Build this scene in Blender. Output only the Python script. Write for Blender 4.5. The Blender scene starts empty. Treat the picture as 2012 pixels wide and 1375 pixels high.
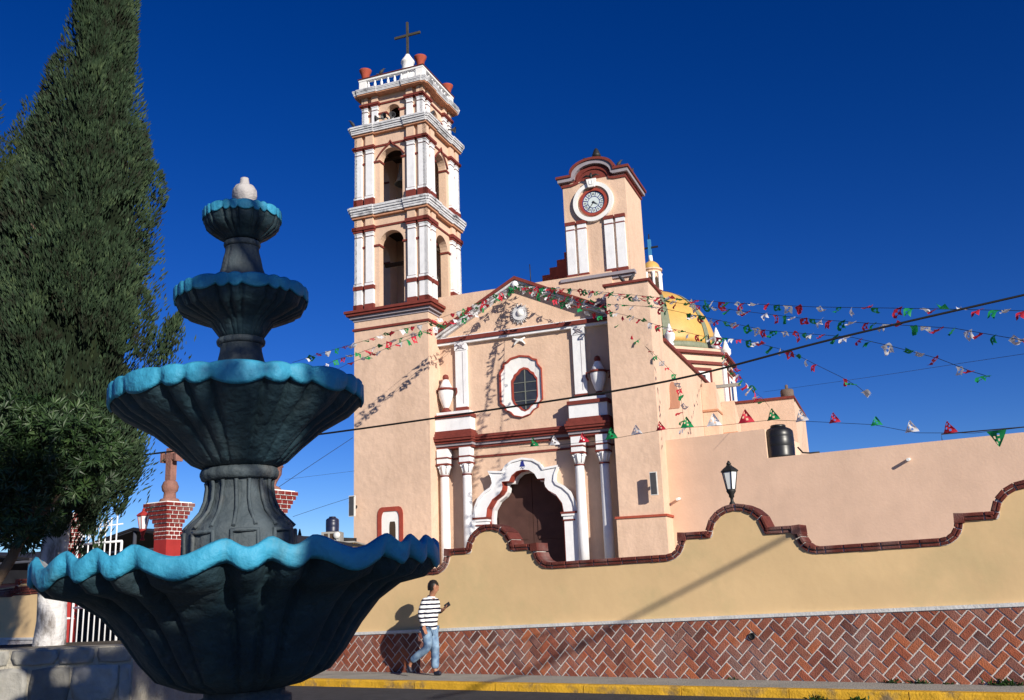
import bpy, bmesh, math, random
from mathutils import Vector, Matrix
R = math.radians
rnd = random.Random(7)
scene = bpy.context.scene
C = scene.collection

# ---------------------------------------------------------------- camera
cam_d = bpy.data.cameras.new('camera'); cam = bpy.data.objects.new('camera', cam_d); C.objects.link(cam)
scene.camera = cam
cam_d.sensor_width = 36; cam_d.lens = 36*1890/2012; cam_d.clip_start = .05; cam_d.clip_end = 3000
_p, _r = R(13.95), R(-2.17)
F = Vector((0, math.cos(_p), math.sin(_p))); U0 = Vector((0, -math.sin(_p), math.cos(_p))); R0 = Vector((1, 0, 0))
RX = R0*math.cos(_r)+U0*math.sin(_r); UX = -R0*math.sin(_r)+U0*math.cos(_r)
mw = Matrix((RX, UX, -F)).transposed().to_4x4(); mw.translation = Vector((0, 0, 1.6)); cam.matrix_world = mw

# ---------------------------------------------------------------- sky, sun, exposure
SUN_AZ, SUN_EL = R(32.5), R(20.5)
SUN = Vector((math.sin(SUN_AZ)*math.cos(SUN_EL), -math.cos(SUN_AZ)*math.cos(SUN_EL), math.sin(SUN_EL)))
w = bpy.data.worlds.new('World'); scene.world = w; w.use_nodes = True
nt = w.node_tree; nt.nodes.clear()
sky = nt.nodes.new('ShaderNodeTexSky'); sky.sky_type = 'NISHITA'; sky.sun_disc = False
sky.sun_elevation = SUN_EL; sky.sun_rotation = math.atan2(SUN.x, SUN.y)
sky.altitude = 2200; sky.air_density = 1.0; sky.dust_density = .0; sky.ozone_density = 4.0
hs = nt.nodes.new('ShaderNodeHueSaturation'); hs.inputs['Saturation'].default_value = 1.2; hs.inputs['Hue'].default_value = .519; hs.inputs['Value'].default_value = 1.0
gm = nt.nodes.new('ShaderNodeGamma'); gm.inputs[1].default_value = 1.2
bg = nt.nodes.new('ShaderNodeBackground'); bg.inputs[1].default_value = .056
wo = nt.nodes.new('ShaderNodeOutputWorld')
nt.links.new(sky.outputs[0], gm.inputs[0]); nt.links.new(gm.outputs[0], hs.inputs['Color'])
nt.links.new(hs.outputs[0], bg.inputs[0]); nt.links.new(bg.outputs[0], wo.inputs[0])
sd = bpy.data.lights.new('sun', 'SUN'); sd.energy = 5.0; sd.angle = R(.53); sd.color = (1, .93, .80)
so = bpy.data.objects.new('sun', sd); C.objects.link(so); so.rotation_euler = SUN.to_track_quat('Z', 'Y').to_euler()
vs = scene.view_settings; vs.view_transform = 'Standard'; vs.look = 'None'; vs.gamma = 1; vs.use_curve_mapping = False
vs.exposure = 0.3

# ---------------------------------------------------------------- materials
MATS = {}
def mat(name, col, rough=.75, var=.12, vs_=3., bump=.15, bs=40., spec=.3, stain=0., stain_col=(.03, .028, .025), ss=1.2, rand=0., streak=1., metal=0., big=0.):
    m = bpy.data.materials.new(name); m.use_nodes = True; n = m.node_tree.nodes; L = m.node_tree.links
    b = n['Principled BSDF']; b.inputs['Roughness'].default_value = rough; b.inputs['Specular IOR Level'].default_value = spec; b.inputs['Metallic'].default_value = metal
    geo = n.new('ShaderNodeNewGeometry')
    pos = geo.outputs['Position']
    t = n.new('ShaderNodeTexNoise'); t.inputs['Scale'].default_value = vs_; t.inputs['Detail'].default_value = 6; L.new(pos, t.inputs['Vector'])
    mr = n.new('ShaderNodeMapRange'); mr.inputs['From Min'].default_value = .3; mr.inputs['From Max'].default_value = .7
    mr.inputs['To Min'].default_value = 1-var; mr.inputs['To Max'].default_value = 1+var; L.new(t.outputs['Fac'], mr.inputs['Value'])
    val = mr.outputs[0]
    if big > 0:
        t4 = n.new('ShaderNodeTexNoise'); t4.inputs['Scale'].default_value = .45; t4.inputs['Detail'].default_value = 3; L.new(pos, t4.inputs['Vector'])
        m4 = n.new('ShaderNodeMapRange'); m4.inputs['From Min'].default_value = .3; m4.inputs['From Max'].default_value = .7; m4.inputs['To Min'].default_value = 1-big; m4.inputs['To Max'].default_value = 1+big
        L.new(t4.outputs['Fac'], m4.inputs['Value']); mm = n.new('ShaderNodeMath'); mm.operation = 'MULTIPLY'; L.new(val, mm.inputs[0]); L.new(m4.outputs[0], mm.inputs[1]); val = mm.outputs[0]
    if rand > 0:
        oi = n.new('ShaderNodeObjectInfo'); r2 = n.new('ShaderNodeMapRange'); r2.inputs['To Min'].default_value = 1-rand; r2.inputs['To Max'].default_value = 1+rand
        L.new(oi.outputs['Random'], r2.inputs['Value']); mm = n.new('ShaderNodeMath'); mm.operation = 'MULTIPLY'; L.new(val, mm.inputs[0]); L.new(r2.outputs[0], mm.inputs[1]); val = mm.outputs[0]
    sc = n.new('ShaderNodeVectorMath'); sc.operation = 'SCALE'; sc.inputs[0].default_value = col; L.new(val, sc.inputs['Scale'])
    out = sc.outputs[0]
    if stain > 0:
        mp = n.new('ShaderNodeVectorMath'); mp.operation = 'MULTIPLY'; mp.inputs[1].default_value = (1, 1, 1/streak); L.new(pos, mp.inputs[0])
        t2 = n.new('ShaderNodeTexNoise'); t2.inputs['Scale'].default_value = ss; t2.inputs['Detail'].default_value = 8; t2.inputs['Roughness'].default_value = .65; L.new(mp.outputs[0], t2.inputs['Vector'])
        cr = n.new('ShaderNodeMapRange'); cr.inputs['From Min'].default_value = .52; cr.inputs['From Max'].default_value = .68; cr.inputs['To Max'].default_value = stain; L.new(t2.outputs['Fac'], cr.inputs['Value'])
        mx = n.new('ShaderNodeMix'); mx.data_type = 'RGBA'; L.new(cr.outputs[0], mx.inputs['Factor']); L.new(out, mx.inputs['A']); mx.inputs['B'].default_value = (*stain_col, 1); out = mx.outputs['Result']
    L.new(out, b.inputs['Base Color'])
    if bump > 0:
        t3 = n.new('ShaderNodeTexNoise'); t3.inputs['Scale'].default_value = bs; t3.inputs['Detail'].default_value = 5; L.new(pos, t3.inputs['Vector'])
        bu = n.new('ShaderNodeBump'); bu.inputs['Strength'].default_value = min(1, bump*2); bu.inputs['Distance'].default_value = .02; L.new(t3.outputs['Fac'], bu.inputs['Height']); L.new(bu.outputs[0], b.inputs['Normal'])
    MATS[name] = m; return m
def brickmat(name, cols, mortar_fade=False):
    m = mat(name, (1, 1, 1), .85, .16, 9., .3, 60., .2)
    n = m.node_tree.nodes; L = m.node_tree.links
    oi = n.new('ShaderNodeObjectInfo'); cr = n.new('ShaderNodeValToRGB'); cr.color_ramp.interpolation = 'LINEAR'
    e = cr.color_ramp.elements; e[0].color = (*cols[0], 1); e[1].color = (*cols[-1], 1)
    for i, c in enumerate(cols[1:-1]):
        x = e.new((i+1)/(len(cols)-1)); x.color = (*c, 1)
    L.new(oi.outputs['Random'], cr.inputs[0])
    for s in n:
        if s.type == 'VECT_MATH' and s.operation == 'SCALE': L.new(cr.outputs[0], s.inputs[0]); out = s.outputs[0]
    # pale lime bloom and soot as irregular patches of the old brick
    geo = [s for s in n if s.type == 'NEW_GEOMETRY'][0]
    t = n.new('ShaderNodeTexNoise'); t.inputs['Scale'].default_value = 2.1; t.inputs['Detail'].default_value = 7; L.new(geo.outputs['Position'], t.inputs['Vector'])
    mr = n.new('ShaderNodeMapRange'); mr.inputs['From Min'].default_value = .5; mr.inputs['From Max'].default_value = .72; mr.inputs['To Max'].default_value = .5; L.new(t.outputs['Fac'], mr.inputs['Value'])
    mx = n.new('ShaderNodeMix'); mx.data_type = 'RGBA'; L.new(mr.outputs[0], mx.inputs['Factor']); L.new(out, mx.inputs['A']); mx.inputs['B'].default_value = (.30, .22, .20, 1)
    L.new(mx.outputs['Result'], n['Principled BSDF'].inputs['Base Color'])
    return m
def leafmat(name, c0, c1, c2, rough=.6, spec=.3):
    m = bpy.data.materials.new(name); m.use_nodes = True; n = m.node_tree.nodes; L = m.node_tree.links; b = n['Principled BSDF']
    b.inputs['Roughness'].default_value = rough; b.inputs['Specular IOR Level'].default_value = spec
    g = n.new('ShaderNodeNewGeometry'); cr = n.new('ShaderNodeValToRGB'); e = cr.color_ramp.elements
    e[0].color = (*c0, 1); e[1].color = (*c2, 1); x = e.new(.55); x.color = (*c1, 1)
    t = n.new('ShaderNodeTexNoise'); t.inputs['Scale'].default_value = 3.4; t.inputs['Detail'].default_value = 3; L.new(g.outputs['Position'], t.inputs['Vector'])
    mm = n.new('ShaderNodeMath'); mm.operation = 'MULTIPLY_ADD'; L.new(g.outputs['Random Per Island'], mm.inputs[0]); mm.inputs[1].default_value = .45
    ma = n.new('ShaderNodeMath'); ma.operation = 'MULTIPLY_ADD'; L.new(t.outputs['Fac'], ma.inputs[0]); ma.inputs[1].default_value = 2.0; ma.inputs[2].default_value = -.76
    L.new(ma.outputs[0], mm.inputs[2]); L.new(mm.outputs[0], cr.inputs[0]); L.new(cr.outputs[0], b.inputs['Base Color'])
    MATS[name] = m; return m
mat('salmon', (.675, .475, .35), .85, .05, 2.5, .32, 9., .15, stain=.42, stain_col=(.47, .32, .23), ss=1.1, streak=5., big=.06)
mat('salmon_shaft', (.665, .47, .35), .85, .06, 3., .5, 5., .15, stain=.42, stain_col=(.48, .33, .24), ss=.9, streak=5., big=.07)
mat('wing_paint', (.72, .50, .37), .85, .04, 2., .12, 12., .15, stain=.25, stain_col=(.52, .37, .28), ss=.8, streak=4., big=.06)
mat('turret_stone', (.15, .11, .09), .9, .2, 4., .3, 20., .15)
mat('niche_shade', (.42, .20, .125), .85, .1, 3., .2, 10., .15)  # shade of a recess put into the colour of a nearly flush panel
mat('ochre_paint', (.72, .51, .275), .85, .04, 1.6, .09, 7., .15, stain=.42, stain_col=(.50, .42, .22), ss=.7, big=.08)
mat('white_paint', (.78, .78, .80), .75, .05, 4., .12, 30., .25, stain=.18, stain_col=(.35, .36, .38), ss=3., streak=4.)
mat('white_clean', (.80, .79, .77), .7, .04, 4., .08, 30., .25)
mat('maroon', (.175, .035, .026), .7, .15, 6., .15, 25., .3)
mat('maroon_dark', (.10, .02, .017), .7, .2, 6., .15, 25., .3)
mat('red_paint', (.32, .055, .035), .7, .12, 5., .1, 25., .3)
mat('pillar_red', (.33, .028, .026), .65, .1, 5., .1, 25., .3)
mat('orange_line', (.50, .25, .15), .75, .15, 6., .1, 25., .2)
mat('cornice_stone', (.60, .60, .62), .85, .15, 5., .3, 20., .2, stain=.9, stain_col=(.09, .09, .1), ss=1.6, streak=.6)
mat('grey_lilac', (.30, .27, .30), .8, .1, 5., .1, 20., .2)
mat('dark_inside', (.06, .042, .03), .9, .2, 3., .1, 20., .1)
mat('door_wood', (.075, .036, .030), .7, .2, 2., .1, 30., .25)
mat('dome_yellow', (.60, .36, .10), .5, .08, 2.5, .1, 60., .4, big=.06)
mat('dome_green', (.20, .22, .15), .6, .15, 6., .1, 40., .3)
mat('iron_black', (.018, .017, .016), .55, .2, 8., .1, 40., .4)
mat('bronze', (.12, .13, .12), .5, .2, 8., .1, 40., .5, metal=.3)
mat('cross_metal', (.06, .052, .035), .6, .25, 8., .1, 40., .4)
mat('blue_metal', (.05, .22, .42), .5, .1, 8., 0, 40., .4)
mat('terracotta', (.36, .075, .045), .8, .12, 7., .2, 40., .2)
mat('lantern_glass', (.75, .78, .78), .25, .03, 4., 0, 10., .5)
mat('glass_dark', (.035, .038, .045), .12, .2, 5., 0, 10., .6)
mat('window_bar', (.16, .17, .15), .6, .1, 5., 0, 10., .3)
mat('clock_tile', (.62, .70, .70), .35, .05, 6., 0, 10., .5)
mat('emblem_blue', (.02, .03, .2), .6, .1, 6., 0, 10., .3)
mat('mortar_white', (.60, .56, .53), .9, .1, 14., .3, 60., .15, stain=.85, stain_col=(.24, .15, .12), ss=1.7)
mat('strip_white', (.62, .62, .62), .9, .1, 5., .2, 30., .15, stain=.3, stain_col=(.38, .35, .3), ss=3.)
brickmat('herring_brick', [(.14, .05, .04), (.33, .095, .05), (.22, .078, .058), (.40, .125, .058), (.19, .09, .075), (.30, .098, .06), (.11, .048, .042)])
brickmat('coping_brick', [(.115, .03, .024), (.15, .036, .027), (.09, .024, .02), (.17, .042, .03)])
brickmat('pillar_brick', [(.17, .022, .02), (.22, .027, .023), (.13, .018, .017)])
mat('concrete', (.33, .32, .29), .9, .12, 3., .3, 40., .15, stain=.35, stain_col=(.2, .19, .17), ss=1.5)
mat('kerb_yellow', (.60, .34, .028), .8, .12, 4., .3, 30., .2, stain=.9, stain_col=(.17, .13, .085), ss=2.8)
mat('asphalt', (.062, .063, .072), .9, .15, 6., .4, 120., .15, stain=.2, stain_col=(.1, .1, .1), ss=.8)
mat('earth', (.10, .085, .065), .95, .2, 2., .4, 20., .1)
mat('plaza_stone', (.12, .115, .11), .9, .15, 2., .3, 20., .15)
mat('rim_blue', (.038, .27, .43), .6, .16, 7., .45, 14., .3, stain=.6, stain_col=(.10, .24, .29), ss=5., streak=2.5)
mat('bowl_stone', (.017, .040, .054), .65, .3, 6., .4, 20., .35, stain=.5, stain_col=(.06, .068, .072), ss=2.6, streak=3.)
mat('basin_inside', (.30, .31, .32), .85, .12, 6., .25, 25., .2, stain=.5, stain_col=(.14, .14, .15), ss=5.)
mat('pedestal_stone', (.055, .072, .084), .7, .3, 7., .4, 20., .3, stain=.55, stain_col=(.15, .14, .13), ss=4., streak=2.)
mat('finial_stone', (.40, .38, .38), .85, .1, 9., .3, 40., .2)
mat('field_stone', (.27, .26, .235), .9, .2, 5., .5, 14., .15, rand=.35, stain=.3, stain_col=(.30, .27, .2), ss=4.)
mat('stone_mortar', (.36, .33, .27), .95, .15, 6., .5, 25., .1)
mat('pink_cantera', (.27, .135, .11), .9, .15, 6., .4, 25., .15, stain=.4, stain_col=(.13, .08, .07), ss=5.)
mat('iron_white', (.80, .80, .82), .5, .03, 5., 0, 20., .4)
mat('tank_black', (.012, .012, .014), .38, .1, 5., 0, 20., .5)
mat('tank_blue', (.012, .016, .045), .4, .1, 5., 0, 20., .5)
mat('far_yellow', (.62, .42, .12), .85, .08, 1., .1, 10., .15)
mat('far_grey', (.30, .29, .27), .9, .15, 2., .1, 10., .15)
mat('tarp', (.022, .021, .023), .8, .3, 2., .15, 4., .2)
mat('canopy_steel', (.05, .055, .075), .6, .1, 4., 0, 4., .3)
mat('pale_steel', (.45, .42, .33), .6, .1, 4., 0, 4., .3)
mat('pink_wall', (.36, .15, .14), .85, .06, 2., .1, 10., .15)
mat('bark_white', (.62, .60, .60), .9, .12, 9., .6, 18., .15, stain=.8, stain_col=(.13, .105, .085), ss=7., streak=3.)
mat('bark', (.12, .085, .06), .9, .2, 9., .6, 18., .1)
mat('cable', (.008, .008, .008), .6, .1, 5., 0, 5., .3)
for nm, c in dict(flag_red=(.62, .03, .06), flag_green=(.012, .28, .09), flag_white=(.80, .80, .82)).items():
    m = mat(nm, c, .6, .08, 8., 0, 5., .3)
    n = m.node_tree.nodes; L = m.node_tree.links; tr = n.new('ShaderNodeBsdfTranslucent'); tr.inputs[0].default_value = (*c, 1); ms = n.new('ShaderNodeMixShader'); ms.inputs[0].default_value = .3
    L.new(n['Principled BSDF'].outputs[0], ms.inputs[1]); L.new(tr.outputs[0], ms.inputs[2]); L.new(ms.outputs[0], n['Material Output'].inputs[0])
mat('skin', (.36, .165, .10), .55, .06, 9., 0, 20., .35)
mat('hair', (.012, .009, .008), .5, .2, 30., 0, 20., .4)
mat('shoe', (.012, .014, .03), .5, .2, 9., 0, 20., .4)
mat('shoe_sole', (.5, .5, .5), .7, .1, 9., 0, 20., .3)
mat('phone_grey', (.05, .05, .055), .3, .1, 9., 0, 20., .5)
mat('pigeon', (.035, .035, .042), .6, .3, 20., 0, 20., .3)
mat('speaker_grey', (.06, .06, .065), .5, .1, 9., 0, 20., .4)
mat('horn_white', (.6, .6, .58), .5, .1, 9., 0, 20., .4)
leafmat('cypress_leaf', (.018, .016, .010), (.030, .058, .030), (.082, .120, .056), .7, .2)
leafmat('cypress_core_shade', (.006, .010, .005), (.010, .016, .008), (.016, .022, .010), .9, .1)
leafmat('cypress_far', (.014, .018, .010), (.032, .054, .024), (.07, .09, .036), .7, .2)
leafmat('laurel_leaf', (.008, .018, .007), (.022, .050, .015), (.055, .095, .028), .5, .35)
leafmat('weed_leaf', (.02, .05, .012), (.04, .09, .02), (.07, .13, .03), .5, .3)
leafmat('shade_leaf', (.02, .04, .012), (.04, .08, .02), (.07, .11, .03), .5, .3)
def clothmat(name, kind):
    m = bpy.data.materials.new(name); m.use_nodes = True; n = m.node_tree.nodes; L = m.node_tree.links; b = n['Principled BSDF']; b.inputs['Roughness'].default_value = .85; b.inputs['Specular IOR Level'].default_value = .15
    tc = n.new('ShaderNodeTexCoord'); sp = n.new('ShaderNodeSeparateXYZ'); L.new(tc.outputs['Object'], sp.inputs[0])
    if kind == 'stripe':
        nz = n.new('ShaderNodeTexNoise'); nz.inputs['Scale'].default_value = 7; L.new(tc.outputs['Object'], nz.inputs['Vector'])
        a = n.new('ShaderNodeMath'); a.operation = 'MULTIPLY_ADD'; L.new(nz.outputs['Fac'], a.inputs[0]); a.inputs[1].default_value = .02; L.new(sp.outputs['Z'], a.inputs[2])
        d = n.new('ShaderNodeMath'); d.operation = 'DIVIDE'; L.new(a.outputs[0], d.inputs[0]); d.inputs[1].default_value = .074
        f = n.new('ShaderNodeMath'); f.operation = 'FRACT'; L.new(d.outputs[0], f.inputs[0])
        g = n.new('ShaderNodeMath'); g.operation = 'LESS_THAN'; L.new(f.outputs[0], g.inputs[0]); g.inputs[1].default_value = .43
        mx = n.new('ShaderNodeMix'); mx.data_type = 'RGBA'; L.new(g.outputs[0], mx.inputs['Factor']); mx.inputs['A'].default_value = (.8, .8, .82, 1); mx.inputs['B'].default_value = (.012, .011, .03, 1)
        L.new(mx.outputs['Result'], b.inputs['Base Color'])
    else:
        nz = n.new('ShaderNodeTexNoise'); nz.inputs['Scale'].default_value = 5; nz.inputs['Detail'].default_value = 6; L.new(tc.outputs['Object'], nz.inputs['Vector'])
        cr = n.new('ShaderNodeValToRGB'); e = cr.color_ramp.elements; e[0].position = .35; e[0].color = (.04, .085, .19, 1); e[1].position = .62; e[1].color = (.26, .38, .52, 1)
        L.new(nz.outputs['Fac'], cr.inputs[0]); L.new(cr.outputs[0], b.inputs['Base Color'])
    MATS[name] = m
clothmat('striped_knit', 'stripe'); clothmat('denim', 'denim')

# ---------------------------------------------------------------- mesh helpers
class M:
    def __init__(s): s.v = []; s.f = []; s.m = []; s.s = []
    def add(s, vv, ff, mi=0, sm=False):
        o = len(s.v); s.v += [tuple(p) for p in vv]
        for f in ff: s.f.append(tuple(i+o for i in f)); s.m.append(mi); s.s.append(sm)
        return s
    def box(s, x0, x1, y0, y1, z0, z1, mi=0):
        return s.add([(x0, y0, z0), (x1, y0, z0), (x1, y1, z0), (x0, y1, z0), (x0, y0, z1), (x1, y0, z1), (x1, y1, z1), (x0, y1, z1)],
                     [(0, 3, 2, 1), (4, 5, 6, 7), (0, 1, 5, 4), (1, 2, 6, 5), (2, 3, 7, 6), (3, 0, 4, 7)], mi)
    def prism(s, pts, a0, a1, mi=0, ax='y', side=None):
        n = len(pts)
        def P(p, a): return {'y': (p[0], a, p[1]), 'x': (a, p[0], p[1]), 'z': (p[0], p[1], a)}[ax]
        vv = [P(p, a0) for p in pts]+[P(p, a1) for p in pts]
        s.add(vv, [tuple(range(n)), tuple(range(2*n-1, n-1, -1))], mi)
        return s.add(vv, [(i, (i+1) % n, n+(i+1) % n, n+i) for i in range(n)], mi if side is None else side)
    def band(s, outer, inner, a0, a1, mi=0, mi_in=None, closed=False, mi_out=None):
        n = len(outer); k = n if closed else n-1
        vv = [(p[0], a0, p[1]) for p in outer]+[(p[0], a0, p[1]) for p in inner]+[(p[0], a1, p[1]) for p in outer]+[(p[0], a1, p[1]) for p in inner]
        j = lambda i: (i+1) % n
        s.add(vv, [(i, j(i), n+j(i), n+i) for i in range(k)]+[(2*n+i, 3*n+i, 3*n+j(i), 2*n+j(i)) for i in range(k)], mi)
        s.add(vv, [(n+i, n+j(i), 3*n+j(i), 3*n+i) for i in range(k)], mi if mi_in is None else mi_in)
        s.add(vv, [(i, 2*n+i, 2*n+j(i), j(i)) for i in range(k)], mi if mi_out is None else mi_out)
        if not closed: s.add(vv, [(0, n, 3*n, 2*n), (n-1, 3*n-1, 4*n-1, 2*n-1)], mi)
        return s
    def lathe(s, prof, n=24, c=(0, 0, 0), mi=0, sm=True, rot=0., mod=None, cap=True):
        vv = []
        for k, (r, z) in enumerate(prof):
            for i in range(n):
                a = 2*math.pi*i/n+rot; rr = r*(mod(a, k) if mod else 1)
                vv.append((c[0]+rr*math.cos(a), c[1]+rr*math.sin(a), c[2]+z))
        ff = [(k*n+i, k*n+(i+1) % n, (k+1)*n+(i+1) % n, (k+1)*n+i) for k in range(len(prof)-1) for i in range(n)]
        s.add(vv, ff, mi, sm)
        if cap:
            m = len(prof); s.add(vv, [tuple(range(n-1, -1, -1)), tuple(range((m-1)*n, m*n))], mi)
        return s
    def tube(s, path, r, n=6, mi=0, sm=True, caps=True):
        path = [Vector(p) for p in path]; rr = r if isinstance(r, (list, tuple)) else [r]*len(path); vv = []
        up = Vector((0, 0, 1)); prev = None
        for i, p in enumerate(path):
            d = (path[min(i+1, len(path)-1)]-path[max(i-1, 0)]).normalized()
            if prev is None: a = d.cross(up) if abs(d.z) < .95 else d.cross(Vector((1, 0, 0)))
            else: a = prev-d*prev.dot(d)
            a.normalize(); prev = a; b = d.cross(a)
            for k in range(n):
                t = 2*math.pi*k/n; vv.append(p+(a*math.cos(t)+b*math.sin(t))*rr[i])
        m = len(path)
        s.add(vv, [(i*n+k, i*n+(k+1) % n, (i+1)*n+(k+1) % n, (i+1)*n+k) for i in range(m-1) for k in range(n)], mi, sm)
        if caps: s.add(vv, [tuple(range(n-1, -1, -1)), tuple(range((m-1)*n, m*n))], mi)
        return s
    def xf(s, mtx, o=0):
        for i in range(o, len(s.v)): s.v[i] = tuple(mtx @ Vector(s.v[i]))
        return s
    def mesh(s, name, mats, fix=True):
        me = bpy.data.meshes.new(name); me.from_pydata(s.v, [], s.f)
        for x in ([mats] if isinstance(mats, str) else mats): me.materials.append(MATS[x])
        me.polygons.foreach_set('material_index', s.m); me.polygons.foreach_set('use_smooth', s.s)
        if fix:
            bm = bmesh.new(); bm.from_mesh(me); bmesh.ops.remove_doubles(bm, verts=bm.verts, dist=1e-5); bmesh.ops.recalc_face_normals(bm, faces=bm.faces); bm.to_mesh(me); bm.free()
        me.update(); return me
    def obj(s, name, mats, parent=None, fix=True, loc=None, rz=None):
        return link(name, s.mesh(name, mats, fix), parent, loc, rz)
def link(name, me, parent=None, loc=None, rz=None, rot=None):
    o = bpy.data.objects.new(name, me); C.objects.link(o)
    if parent: o.parent = parent
    if loc is not None: o.location = loc
    if rz is not None: o.rotation_euler = (0, 0, rz)
    if rot is not None: o.rotation_euler = rot
    return o
def tag(o, label, cat, group=None):
    o['label'] = label; o['category'] = cat
    if group: o['group'] = group
    return o
def thing(name, label, cat, loc=(0, 0, 0), rz=0, group=None):
    return tag(link(name, None, None, loc, rz), label, cat, group)
def struct(o): o['kind'] = 'structure'; return o
def copy_tree(o, parent=None):
    c = o.copy(); C.objects.link(c); c.parent = parent
    for ch in list(o.children): copy_tree(ch, c)
    return c
def arc(cx, cz, r, a0, a1, n):
    return [(cx+r*math.cos(R(a0+(a1-a0)*i/n)), cz+r*math.sin(R(a0+(a1-a0)*i/n))) for i in range(n+1)]

# ---------------------------------------------------------------- frames
YC, YW = R(-21), R(-30.5)
C0 = Vector((-6.426, 38, 0)); W0 = Vector((-1.487, 17.9, 0)); A0 = Vector((5.415, 34.526, 0))
def wpt(s, off, z=0):    # street wall frame: s along the wall, off towards the street
    return W0+Vector((math.cos(YW), math.sin(YW), 0))*s+Vector((math.sin(YW), -math.cos(YW), 0))*off+Vector((0, 0, z))
def zs(s): return .207-.0065*max(min(s, 14), -14)

# ---------------------------------------------------------------- ground, road, pavement
g = M(); g.add([(-900, -300, -.03), (900, -300, -.03), (900, 1500, -.03), (-900, 1500, -.03)], [(0, 1, 2, 3)])
struct(g.obj('ground', 'earth', fix=False))
def strip(name, mt, f0, f1, z, s0=-60, s1=40, n=50, thick=None):
    m = M(); vv = []
    for i in range(n+1):
        s = s0+(s1-s0)*i/n
        for off in (f0(s), f1(s)):
            p = wpt(s, off); vv.append((p.x, p.y, z(s)))
    m.add(vv, [(2*i, 2*i+2, 2*i+3, 2*i+1) for i in range(n)])
    return struct(m.obj(name, mt, fix=False))
kw = lambda s: 1.45-.042*max(min(s, 12), -12)
strip('road', 'asphalt', lambda s: kw(s)-.3, lambda s: kw(s)+6.5, lambda s: zs(s)-.11)
strip('pavement', 'concrete', lambda s: -.4, lambda s: kw(s)-.16, zs)
m = M(); g2 = M()   # plaza on the near side, with its own kerb edge
g2.add([(-40, -30, -.01), (40, -30, -.01), (40, 7.3, -.01), (-40, 9.8, -.01)], [(0, 1, 2, 3)])
struct(g2.obj('plaza_paving', 'plaza_stone', fix=False))
# churchyard level behind the wall
m = M(); P = [wpt(-60, -.25, .22), wpt(40, -.25, .22), wpt(40, -60, .22), wpt(-60, -60, .22)]
m.add(P, [(0, 1, 2, 3)]); struct(m.obj('churchyard', 'concrete', fix=False))
# kerb: worn yellow edge, one wavy solid per length
kerb = link('kerb', None); struct(kerb)
L0 = -16.
while L0 < 16:
    L1 = L0+1.5; n = 10; vv = []; r2 = random.Random(int(L0*10))
    for i in range(n+1):
        s = L0+.006+(L1-L0-.012)*i/n; j = lambda a: r2.uniform(-a, a)
        for off, dz in ((kw(s)-.165, .006), (kw(s)-.02, .006+j(.004)), (kw(s)+j(.008), -.018+j(.006)), (kw(s)+.012+j(.006), -.2), (kw(s)-.165, -.2)):
            p = wpt(s, off); vv.append((p.x, p.y, zs(s)+dz))
    k = M(); k.add(vv, [(5*i+a, 5*i+(a+1) % 5, 5*i+5+(a+1) % 5, 5*i+5+a) for i in range(n) for a in range(5)]+[(0, 1, 2, 3, 4), tuple(range(5*n+4, 5*n-1, -1))])
    k.obj('kerb_block', 'kerb_yellow', kerb); L0 = L1

# ---------------------------------------------------------------- CHURCH
church = thing('church', 'salmon painted church with tall white pilastered bell tower and clock turret', 'church', C0, YC)
def sub(m, name, mats, parent, **k): return m.obj(name, mats, parent, **k)
# ---- bell tower
T = 3.36; tc = T/2
m = M(); m.box(0, T, 0, T, 0, 12.45)
tower = m.obj('bell_tower', ['salmon_shaft', 'salmon'], church)
def rot4(k): return Matrix.Translation((tc, tc, 0)) @ Matrix.Rotation(k*math.pi/2, 4, 'Z') @ Matrix.Translation((-tc, -tc, 0))
def arch_wall(m, x0, x1, z0, z1, a0, a1, zsill, spring, y0, y1, mi=0, mi_in=0, n=14):
    r = (a1-a0)/2; c = (a0+a1)/2
    m.box(x0, a0, y0, y1, z0, z1, mi); m.box(a1, x1, y0, y1, z0, z1, mi)
    ar = [(c-r*math.cos(math.pi*i/n), spring+r*math.sin(math.pi*i/n)) for i in range(n+1)]
    top = [(p[0], z1) for p in ar]
    m.band(top, ar, y0, y1, mi, mi_in)
    if zsill > z0: m.box(a0, a1, y0, y1, z0, zsill, mi)
def frame_ring(m, x0, x1, y0, y1, z0, z1, t, mi):   # hollow square ring
    m.box(x0, x1, y0, y0+t, z0, z1, mi); m.box(x0, x1, y1-t, y1, z0, z1, mi); m.box(x0, x0+t, y0+t, y1-t, z0, z1, mi); m.box(x1-t, x1, y0+t, y1-t, z0, z1, mi)
def cornice(m, e, z0, z1, steps, mi):   # stepped square slab growing outwards; e = overhang
    n = len(steps); h = (z1-z0)/n
    for i, (fr, mm) in enumerate(steps): o = e*fr; m.box(-o, T+o, -o, T+o, z0+i*h, z0+(i+1)*h+(.0 if i < n-1 else 0), mm)
m = M()
m.box(-.06, T+.06, -.06, T+.06, 12.06, 12.15, 0)
m.obj('string_course', 'maroon', tower)
m = M(); m.prism([(-.03, 12.451), (-.03, 12.52), (-.30, 12.70), (-.36, 12.72), (-.36, 12.86), (T+.36, 12.86), (T+.36, 12.72), (T+.30, 12.70), (T+.03, 12.52), (T+.03, 12.451)], -.28, T+.28, 0)
m.v = []; m.f = []; m.m = []; m.s = []
cornice(m, .32, 12.451, 12.87, [(.12, 1), (.45, 1), (.8, 0), (1, 0)], 0)
m.obj('tower_ledge', ['maroon', 'grey_lilac'], tower)
PIL = [(.0, .33), (.53, .87), (T-.87, T-.53), (T-.33, T)]
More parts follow.
